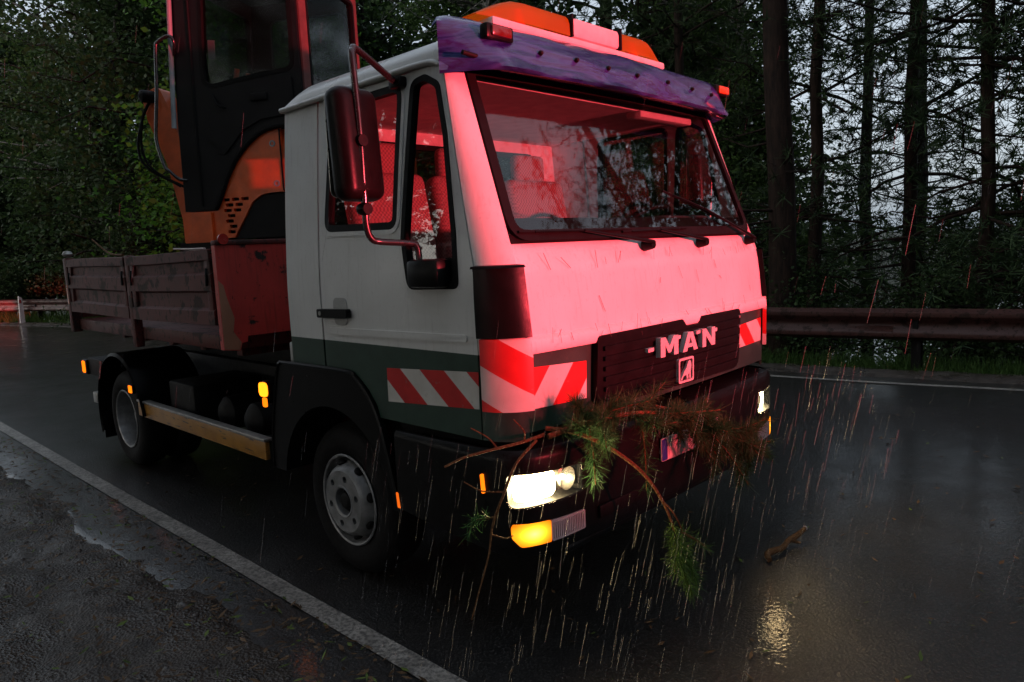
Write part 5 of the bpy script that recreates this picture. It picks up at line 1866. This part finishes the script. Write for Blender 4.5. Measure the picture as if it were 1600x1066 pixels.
# cab inside: seat, levers, rear wall frame
for s_, z0, z1, u0, u1 in ((0, 2.18, 2.34, 0.22, 0.70), (1, 2.34, 2.95, 0.15, 0.27)):
    bm = bmesh.new()
    bm_box(bm, (0, 0, 0), (u1 - u0, 0.46, z1 - z0), 0.05, Matrix.Rotation(TH, 4, 'Z'), 3)
    bmesh.ops.translate(bm, vec=ex((u0 + u1) / 2, 0.47, (z0 + z1) / 2), verts=bm.verts[:])
    bm_obj('operator_seat', bm, 'exinner', dig, True, 40)
for b_ in (0.22, 0.36):
    lv = tube('lever', [ex(0.66, b_, 2.30), ex(0.645, b_, 2.72), ex(0.615, b_ + 0.01, 2.88)], [0.011, 0.010, 0.012], 'exinner', dig, 8)
    tube('grip', [ex(0.62, b_ + 0.01, 2.86), ex(0.60, b_ + 0.012, 2.96)], [0.020, 0.024, 0.018], 'exorange', lv, 8)
plate('cab_floor', [(0.02, 0.03), (0.90, 0.03), (0.90, CW - 0.03), (0.02, CW - 0.03)], [], lambda u, v, d: ex(u, v, 2.10 + d), 0.06, 'exdark', dig)
# orange engine cover and counterweight: flank piece with louvres, then the rounded tail
VENTS = []
for r_ in range(7):
    z = 2.055 - r_ * 0.036
    k0 = 0.655 - 0.004 * r_
    nv = 3
    for c_ in range(nv):
        u1 = k0 - c_ * 0.072 - (0.02 if r_ % 2 else 0.0)
        u0 = u1 - 0.056
        lim = 0.432 + (2.06 - z) * 0.62
        if u0 > lim:
            VENTS.append(fillet([(u0, z - 0.011), (u1, z - 0.011), (u1, z + 0.011), (u0, z + 0.011)], 0.004, 2))
COV = [(0.93, 1.985), (0.70, 1.985), (0.675, 2.03), (0.60, 2.18), (0.525, 2.30), (0.43, 2.40), (0.33, 2.468), (0.225, 2.50), (0.19, 2.50), (0.19, 2.085), (0.30, 2.083), (0.36, 2.072), (0.43, 2.03), (0.47, 1.97), (0.585, 1.80), (0.93, 1.78)]
cv = plate('engine_cover', COV, VENTS, sd0, 0.03, 'exorange', dig, d0=0.004)
plate('louvre_backing', [(0.70, 1.79), (0.70, 2.09), (0.43, 2.09), (0.50, 1.79)], [], sd0, 0.004, 'rubber', cv, d0=-0.032)
tail = []
for t in np.linspace(0, 1, 14):
    a = t * math.pi
    tail.append((0.185 - 0.62 * math.sin(a) ** 0.8, -0.0 + 0.5 * (CW + 0.5) * (1 - math.cos(a))))
def tail_strip(name, z0, z1, mat, dd, us=None):
    tp = tail
    V, F = [], []
    zz_ = np.linspace(z0, z1, 4)
    for a, b in tp:
        for z in zz_:
            k = dd - 0.05 * max(0.0, (z - 2.35) / 0.15) ** 2
            V.append(ex(a - k * 0.8, b - (k if b < 0.5 else -k), z))
    m = 4
    for i in range(len(tp) - 1):
        for k in range(m - 1):
            F.append((i * m + k, (i + 1) * m + k, (i + 1) * m + k + 1, i * m + k + 1))
    bm = bmesh.new()
    bv = [bm.verts.new(p_) for p_ in V]
    for q in F:
        bm.faces.new([bv[i] for i in q])
    bmesh.ops.solidify(bm, geom=bm.faces[:], thickness=0.02)
    return bm_obj(name, bm, mat, dig, True, 50)
tail_strip('tail_cover', 2.086, 2.495, 'exorange', 0.004)
tail_strip('counterweight', 1.78, 2.082, 'exdark', 0.02)
tube('cover_seam', [ex(0.188, -0.008, 2.09), ex(0.188, -0.008, 2.50)], 0.006, 'rubber', cv, 6)
tube('cover_rim', [ex(u, -0.016, z) for u, z in [(0.70, 1.995), (0.665, 2.05), (0.60, 2.18), (0.525, 2.30), (0.43, 2.40), (0.33, 2.468), (0.22, 2.503), (0.05, 2.51)]], 0.016, 'rubber', cv, 8, 3)
for u, z in ((0.245, 2.40), (0.235, 2.14)):
    plate('cover_latch', circle(u, z, 0.021, 14), [circle(u, z, 0.013, 10)], sd0, 0.006, 'exgrey', cv, d0=0.010)
plate('side_skirt', [(0.19, 1.79), (0.58, 1.79), (0.47, 1.96), (0.43, 2.02), (0.36, 2.062), (0.30, 2.073), (0.19, 2.075)], [], sd0, 0.03, 'exdark', dig, d0=-0.008)
plate('deck', [(1.0, -0.02), (-0.1, -0.02), (-0.30, 0.3), (-0.30, 1.1), (0.2, 1.42), (1.0, 1.42)], [], lambda u, v, d: ex(u, v, 1.78 + d), 0.07, 'exdark', dig)
plate('top_cover', [(0.0, 0.0), (-0.2, 0.2), (-0.33, 0.6), (-0.2, 1.1), (0.1, 1.40), (0.9, 1.40), (0.9, CW + 0.05), (0.0, CW + 0.05)], [], lambda u, v, d: ex(u, v, 2.47 + d), 0.03, 'exdark', dig)
plate('right_cover', [(0.9, 1.8), (0.05, 1.8), (0.05, 2.44), (0.9, 2.44)], [], lambda u, v, d: ex(u, 1.40 + d, v), 0.02, 'exorange', dig)
# base beam below the cab front
plate('front_beam', fillet([(0.955, 1.775), (0.735, 1.775), (0.735, 1.978), (0.955, 1.978)], 0.012), [], sd0, 0.06, 'exorange', dig, d0=0.028)
lathe('slew_ring', [(0.36, 0.0), (0.40, 0.01), (0.40, 0.09), (0.34, 0.10)], (dc[0], dc[1], 1.63), 'chassis', dig, axis='z', seg=36)
# undercarriage: tracks along the bed
for yq in (-0.62, 0.40):
    th = [(x, z) for x, z in fillet([(-4.05, 1.192), (-2.62, 1.192), (-2.50, 1.40), (-2.62, 1.56), (-4.05, 1.56), (-4.20, 1.40)], 0.12, 5)]
    trk = plate('track', th, [grow(th, -0.05)], lambda u, v, d: (u, yq + d, v), 0.28, 'rubber', dig, d0=0.14)
    plate('track_frame', grow(th, -0.07), [], lambda u, v, d: (u, yq + d, v), 0.16, 'exdark', trk, d0=0.08)
    for xk in (-3.95, -3.55, -3.15, -2.72):
        lathe('roller', [(0.0, 0.1), (0.07, 0.1), (0.08, 0.06), (0.08, -0.06), (0.07, -0.1), (0.0, -0.1)], (xk, yq, 1.33), 'chassis', trk, seg=18)
box('track_carriage', -3.75, -2.95, -0.5, 0.28, 1.36, 1.62, 'exdark', dig, 0.03)
# grab rail by the door
tube('grab_rail', [ex(0.90, -0.02, 3.02), ex(0.87, -0.055, 3.10), ex(0.905, -0.06, 3.135), ex(0.985, -0.06, 3.105), ex(1.005, -0.06, 3.06), ex(1.03, -0.06, 2.80), ex(1.065, -0.06, 2.56),
                    ex(1.07, -0.06, 2.45), ex(1.03, -0.06, 2.30), ex(1.0, -0.055, 2.265), ex(0.95, -0.03, 2.21), ex(0.90, -0.01, 2.20)], 0.0115, 'tube', dig, 8, 4)
# swing bracket, boom folded up in front, with ram and hoses
sb = plate('swing_bracket', fillet([(0.95, 1.80), (1.25, 1.80), (1.34, 2.0), (1.18, 2.15), (0.95, 2.1)], 0.04), [], lambda u, v, d: ex(u, 0.60 + d, v), 0.22, 'exorange', dig, d0=0.11)
BOOM = fillet([(1.18, 1.92), (1.34, 1.96), (1.43, 2.40), (1.56, 2.74), (1.59, 2.92), (1.44, 2.98), (1.36, 2.80), (1.27, 2.45)], 0.05)
bo = plate('boom', BOOM, [], lambda u, v, d: ex(u, 0.58 + d, v), 0.16, 'exorange', dig, d0=0.08)
plate('dipper_arm', fillet([(0.50, 2.96), (0.62, 3.00), (1.55, 2.42), (1.62, 2.05), (1.52, 2.02), (1.36, 2.34)], 0.04), [], lambda u, v, d: ex(1.34 + d, u + 0.12, v), 0.10, 'exorange', dig, d0=0.05)
tube('boom_ram', [ex(1.30, 0.74, 1.98), ex(1.36, 0.76, 2.45)], 0.038, 'chassis', bo, 12)
tube('ram_rod', [ex(1.36, 0.76, 2.45), ex(1.42, 0.76, 2.72)], 0.02, 'chrome', bo, 10)
lathe('pin', [(0.0, 0.1), (0.04, 0.1), (0.045, 0.08), (0.045, -0.08), (0.0, -0.1)], ex(1.50, 0.50, 2.90), 'chassis', bo, seg=14)
for k in range(2):
    tube('hose', [ex(1.30, 0.46 + 0.04 * k, 2.22), ex(1.50 + 0.03 * k, 0.42, 2.36), ex(1.58 + 0.03 * k, 0.43, 2.52), ex(1.57, 0.46, 2.74), ex(1.50, 0.48, 2.88)], 0.010, 'rubber', bo, 7, 5)
bkt = [(1.62, 2.10), (1.76, 2.10), (1.88, 1.92), (1.86, 1.70), (1.68, 1.60), (1.52, 1.63), (1.48, 1.70), (1.66, 1.72), (1.72, 1.82), (1.64, 1.96)]
plate('bucket', fillet(bkt, 0.02), [], lambda u, v, d: ex(1.34 + d, u + 0.12, v), 0.40, 'exdark', dig, d0=0.20)


# ================================================================== broken pine branches caught in the bumper
def lerp_path(p, t):
    p = np.array(p, float)
    s = np.concatenate([[0], np.cumsum(np.linalg.norm(np.diff(p, axis=0), axis=1))])
    return np.array([np.interp(t * s[-1], s, p[:, i]) for i in range(3)])


def pine_branch(name, label, stem, rad, twigs, tufts, n_needle, ln=0.062, wd=0.0022, mat='freshneedle'):
    o = empty(name, tuple(stem[0]))
    tag(o, label, 'branch', 'branches caught in the bumper')
    st = catmull(stem, 6)
    v, f = tube_data(st, rad, 8)
    mesh_obj('stem', v, f, 'twig', o, True, 60)
    C, D = [], []
    for tw in twigs:
        p = catmull(tw[0], 5)
        v, f = tube_data(p, tw[1], 6)
        mesh_obj('twig', v, f, 'twig', o, True, 60)
        if tw[2] > 0:
            P = np.array(p)
            T = unit(np.gradient(P, axis=0))
            for t in np.linspace(tw[3], 1.0, tw[2]):
                i = min(len(P) - 1, int(t * (len(P) - 1)))
                C.append(P[i] + RNG.normal(0, 0.003, 3))
                D.append(T[i])
    for t0, t1, k in tufts:
        P = np.array(st)
        T = unit(np.gradient(P, axis=0))
        for t in np.linspace(t0, t1, k):
            i = min(len(P) - 1, int(t * (len(P) - 1)))
            C.append(P[i])
            D.append(T[i])
    if C:
        Q = needle_quads(np.array(C), np.array(D), n_needle, ln, wd, 0.85)
        ob = bpy.data.objects.new('needles', quads_mesh('needles', Q, [mat]))
        COL.objects.link(ob)
        ob.parent = o
        ob.matrix_parent_inverse = Matrix.Translation(-Vector(o.location))
        ob['kind'] = 'stuff'
    return o


# long drooping branch with a fresh tuft at its end
pine_branch('pine_branch', 'long orange pine branch drooping over the bumper to a green needle tuft',
            [(0.02, -0.98, 0.955), (0.12, -0.90, 0.93), (0.18, -0.77, 0.845), (0.24, -0.66, 0.735), (0.28, -0.58, 0.60), (0.31, -0.545, 0.47), (0.33, -0.53, 0.36)],
            [0.010, 0.008, 0.006, 0.004],
            [([(0.28, -0.585, 0.61), (0.31, -0.55, 0.55), (0.32, -0.50, 0.46)], [0.004, 0.003], 0, 0),
             ([(0.31, -0.545, 0.47), (0.32, -0.56, 0.40), (0.34, -0.60, 0.33)], [0.003, 0.002], 14, 0.2),
             ([(0.32, -0.53, 0.42), (0.34, -0.49, 0.34), (0.36, -0.46, 0.22)], [0.003, 0.002], 18, 0.15),
             ([(0.33, -0.53, 0.36), (0.34, -0.52, 0.28), (0.36, -0.50, 0.20)], [0.003, 0.002], 18, 0.0),
             ([(0.32, -0.52, 0.47), (0.34, -0.45, 0.42), (0.35, -0.37, 0.36)], [0.006, 0.005], 4, 0.2)],
            [(0.82, 1.0, 12)], 26, 0.055, 0.0022, 'lamplit_needle')
# the bushy part heaped over the middle of the bumper
twg = []
rg2 = np.random.default_rng(77)
stem2 = [(0.05, -1.0, 0.93), (0.12, -0.80, 0.965), (0.15, -0.55, 0.945), (0.17, -0.30, 0.89), (0.18, -0.05, 0.80), (0.20, 0.15, 0.70)]
for k in range(36):
    t = rg2.uniform(0.05, 1.0)
    b = lerp_path(stem2, t)
    d = np.array([rg2.uniform(-0.05, 0.22), rg2.uniform(-0.25, 0.30), rg2.uniform(-0.34, 0.10) if k % 3 else rg2.uniform(0.02, 0.14)])
    d *= rg2.uniform(0.55, 1.0)
    p2 = b + d
    p2[0] = max(p2[0], 0.085)
    m = b + d * 0.5 + rg2.normal(0, 0.015, 3)
    m[0] = max(m[0], 0.085)
    twg.append(([tuple(b), tuple(m), tuple(p2)], [0.004, 0.0022], 15, 0.22))
pine_branch('pine_branch', 'bushy dark green pine branch heaped over the middle of the bumper', stem2, [0.012, 0.009, 0.005],
            twg, [(0.5, 1.0, 14)], 22, 0.062, 0.0022, 'freshneedle')
stem3 = [(0.10, -0.35, 0.93), (0.15, -0.15, 0.86), (0.19, 0.08, 0.74), (0.17, 0.30, 0.63), (0.16, 0.42, 0.56)]
twg = []
for k in range(16):
    t = rg2.uniform(0.1, 1.0)
    b = lerp_path(stem3, t)
    d = np.array([rg2.uniform(-0.04, 0.16), rg2.uniform(-0.15, 0.26), rg2.uniform(-0.28, 0.12)]) * rg2.uniform(0.5, 1)
    p2 = b + d
    p2[0] = max(p2[0], 0.085)
    twg.append(([tuple(b), tuple((b + p2) / 2 + rg2.normal(0, 0.01, 3)), tuple(p2)], [0.0035, 0.002], 14, 0.2))
pine_branch('pine_branch', 'smaller pine sprig hanging across the number plate', stem3, [0.007, 0.004], twg, [(0.4, 1.0, 12)], 28, 0.055, 0.0023)
# bare twigs by the near headlamp
pine_branch('bare_branch', 'bare reddish branch sticking out sideways above the near headlamp',
            [(0.03, -1.0, 0.935), (0.02, -1.12, 0.93), (-0.01, -1.22, 0.925), (-0.05, -1.33, 0.915), (-0.06, -1.42, 0.90)], [0.007, 0.006, 0.005, 0.004],
            [([(-0.01, -1.21, 0.925), (-0.03, -1.24, 0.97), (-0.06, -1.29, 1.01)], [0.004, 0.002], 0, 0),
             ([(0.02, -1.10, 0.93), (0.05, -1.13, 0.98), (0.04, -1.17, 1.03)], [0.004, 0.002], 0, 0)], [], 10)
pine_branch('bare_branch', 'thin bare twig hanging down beside the near headlamp',
            [(0.045, -1.06, 0.93), (0.03, -1.16, 0.86), (0.02, -1.22, 0.76), (0.0, -1.26, 0.66), (0.0, -1.29, 0.55), (-0.01, -1.33, 0.44), (-0.02, -1.37, 0.33)], [0.006, 0.005, 0.0035, 0.0025],
            [([(0.02, -1.22, 0.77), (-0.03, -1.28, 0.78), (-0.09, -1.31, 0.81)], [0.0035, 0.002], 0, 0),
             ([(0.0, -1.25, 0.68), (-0.05, -1.30, 0.67), (-0.08, -1.31, 0.62)], [0.0035, 0.002], 7, 0.3),
             ([(0.0, -1.27, 0.62), (0.03, -1.23, 0.60), (0.05, -1.21, 0.61)], [0.003, 0.002], 0, 0)], [], 14, 0.05)
# stick on the road
stk = empty('broken_stick', (0.30, 0.55, 0))
tag(stk, 'short broken orange stick lying on the wet road in front of the truck', 'stick')
tube('stick_body', catmull([(0.29, 0.37, 0.020), (0.26, 0.42, 0.032), (0.29, 0.52, 0.034), (0.28, 0.62, 0.036), (0.30, 0.70, 0.050), (0.31, 0.76, 0.066)], 5), [0.014, 0.017, 0.014, 0.016, 0.011], 'twig', stk, 9)
tube('stub', [(0.285, 0.64, 0.034), (0.33, 0.66, 0.022)], [0.010, 0.007], 'twig', stk, 7)
plate('broken_end', circle(0, 0, 0.011, 8), [], lambda u, v, d: (0.312 + u, 0.763 + d, 0.067 + v), 0.004, 'tag', stk, d0=0.004)
# pale twigs and splinters lying on the load edge of the bed
for i, (x, y, dx, lb) in enumerate(((-2.62, -1.09, -0.42, 'pale broken twig lying on the near edge of the bed'),
                                    (-4.1, -1.08, -0.62, 'bent dark twig sticking up from the bed side'))):
    o = empty('twig', (x, y, 1.706))
    tag(o, lb, 'twig')
    tube('twig_body', catmull([(x, y, 1.722), (x + dx * 0.5, y, 1.726 + 0.02 * i), (x + dx, y - 0.02, 1.735 + 0.13 * i)], 4), [0.010, 0.006], 'twig' if i else 'tag', o, 6)

# ================================================================== needles and bits stuck to the wet hood
bits = []
for k in range(46):
    y = RNG.uniform(-0.9, 0.97)
    z = RNG.choice([RNG.uniform(1.30, 1.56), RNG.uniform(1.27, 1.31), RNG.uniform(1.57, 1.60)])
    a = RNG.normal(math.pi / 2, 0.45)
    l = RNG.uniform(0.012, 0.038)
    w = RNG.uniform(0.0008, 0.0017)
    d = np.array([math.cos(a), math.sin(a)])
    nn = np.array([-d[1], d[0]])
    c = np.array([y, z])
    pts = [c - d * l - nn * w, c - d * l + nn * w, c + d * l + nn * w, c + d * l - nn * w]
    off_ = 0.0335 if z < 1.31 else 0.0125
    bits.append([front(float(p[0]), float(p[1]), off_) for p in pts])
ob = bpy.data.objects.new('stuck_needles', quads_mesh('stuck_needles', np.array(bits), ['needlebit']))
put(ob, truck)
ob['kind'] = 'stuff'

# ================================================================== rain
n = 900
P = np.stack([RNG.uniform(-5.0, 2.6, n), RNG.uniform(-2.6, 5.0, n), RNG.uniform(0.02, 3.0, n)], 1)
near = np.stack([RNG.uniform(0.12, 1.1, 480), RNG.normal(-0.95, 0.55, 480), RNG.uniform(0.03, 1.15, 480)], 1)
near = np.concatenate([near, np.stack([RNG.uniform(-0.6, 0.3, 70), RNG.uniform(-1.75, -1.25, 70), RNG.uniform(0.1, 1.0, 70)], 1), np.stack([RNG.uniform(0.1, 0.7, 90), RNG.normal(1.1, 0.35, 90), RNG.uniform(0.2, 1.0, 90)], 1)])
P = np.concatenate([P, near])
inside = (P[:, 0] < 0.12) & (P[:, 0] > -5.6) & (np.abs(P[:, 1]) < 1.2)
P = P[~inside]
dcam = np.linalg.norm(P - np.array([1.806, -2.969, 1.639]), axis=1)
P = P[dcam > 1.15]
L = RNG.uniform(0.04, 0.13, (len(P), 1))
dr = unit(np.array([0.15, 0.13, 1.0]) + RNG.normal(0, 0.03, P.shape))
w = RNG.uniform(0.0002, 0.00042, (len(P), 1))
sd = unit(np.cross(dr, RNG.normal(0, 1, P.shape)))
s2 = np.cross(dr, sd)
A, B = P - dr * L * 0.5, P + dr * L * 0.5
Q = np.concatenate([np.stack([A - sd * w, A + sd * w, B + sd * w, B - sd * w], 1), np.stack([A - s2 * w, A + s2 * w, B + s2 * w, B - s2 * w], 1)])
t = NT('falling_rain')
tr_ = t.add('ShaderNodeBsdfTransparent')
df = t.add('ShaderNodeBsdfTranslucent')
df.inputs[0].default_value = (0.9, 0.9, 0.9, 1)
d2 = t.add('ShaderNodeBsdfDiffuse')
d2.inputs[0].default_value = (0.9, 0.9, 0.9, 1)
m1 = t.add('ShaderNodeMixShader')
t.lk(df.outputs[0], m1.inputs[1])
t.lk(d2.outputs[0], m1.inputs[2])
m2 = t.add('ShaderNodeMixShader')
m2.inputs[0].default_value = 0.20
t.lk(tr_.outputs[0], m2.inputs[1])
t.lk(m1.outputs[0], m2.inputs[2])
t.lk(m2.outputs[0], t.out.inputs[0])
M['rain'] = t.m
ob = bpy.data.objects.new('rain', quads_mesh('rain', Q, ['rain']))
COL.objects.link(ob)
tag(ob, 'falling rain catching the headlamp light around the truck front', 'rain', kind='stuff')


# ================================================================== added red lamps standing in for unseen vehicle lights
def red_stand_in_lamp(x, y, z, target, power, label, size=70):
    o = empty('red_stand_in_lamp', (x, y, 0))
    tag(o, label, 'lamp', 'added red lamps')
    d = (Vector(target) - Vector((x, y, z))).normalized()
    for k in range(3):
        a = k * 2.094 + 0.4
        tube('leg', [(x, y, z - 0.35), (x + 0.35 * math.cos(a), y + 0.35 * math.sin(a), 0.0)], 0.012, 'chassis', o, 8)
    tube('pole', [(x, y, z - 0.4), (x, y, z - 0.12)], 0.016, 'chassis', o, 8)
    q = d.to_track_quat('Z', 'Y').to_matrix().to_4x4()
    for nm, pr, mt in (('housing', [(0.0, -0.12), (0.07, -0.11), (0.115, -0.04), (0.12, 0.02), (0.11, 0.025), (0.10, 0.0)], 'chassis'),
                       ('lens', [(0.104, 0.004), (0.08, 0.014), (0.0, 0.018)], 'redlens')):
        v, f = lathe_data(pr, (0, 0, 0), 'z', 1.0, 24)
        mesh_obj(nm, [tuple(q @ Vector(p_) + Vector((x, y, z))) for p_ in v], f, mt, o, True, 40)
    ld = bpy.data.lights.new('red_stand_in_light', 'SPOT')
    ld.energy = power
    ld.color = (1.0, 0.060, 0.085)
    ld.spot_size = R(size)
    ld.spot_blend = 0.6
    ld.shadow_soft_size = 0.10
    lo_ = bpy.data.objects.new('red_stand_in_light', ld)
    lo_.location = Vector((x, y, z)) + d * 0.06
    lo_.rotation_euler = d.to_track_quat('-Z', 'Y').to_euler()
    COL.objects.link(lo_)
    lo_.parent = o
    lo_.matrix_parent_inverse = Matrix.Translation(-Vector(o.location))


red_stand_in_lamp(7.2, 0.35, 1.75, (0, 0.0, 2.32), 4900.0, 'added red tripod lamp for unseen vehicle lights ahead of the truck, behind the photographer', 32)
red_stand_in_lamp(-23.6, -0.7, 0.75, (-26.2, 2.2, 0.5), 1500.0, 'added red tripod lamp for unseen tail lights by the bend behind the truck', 24)
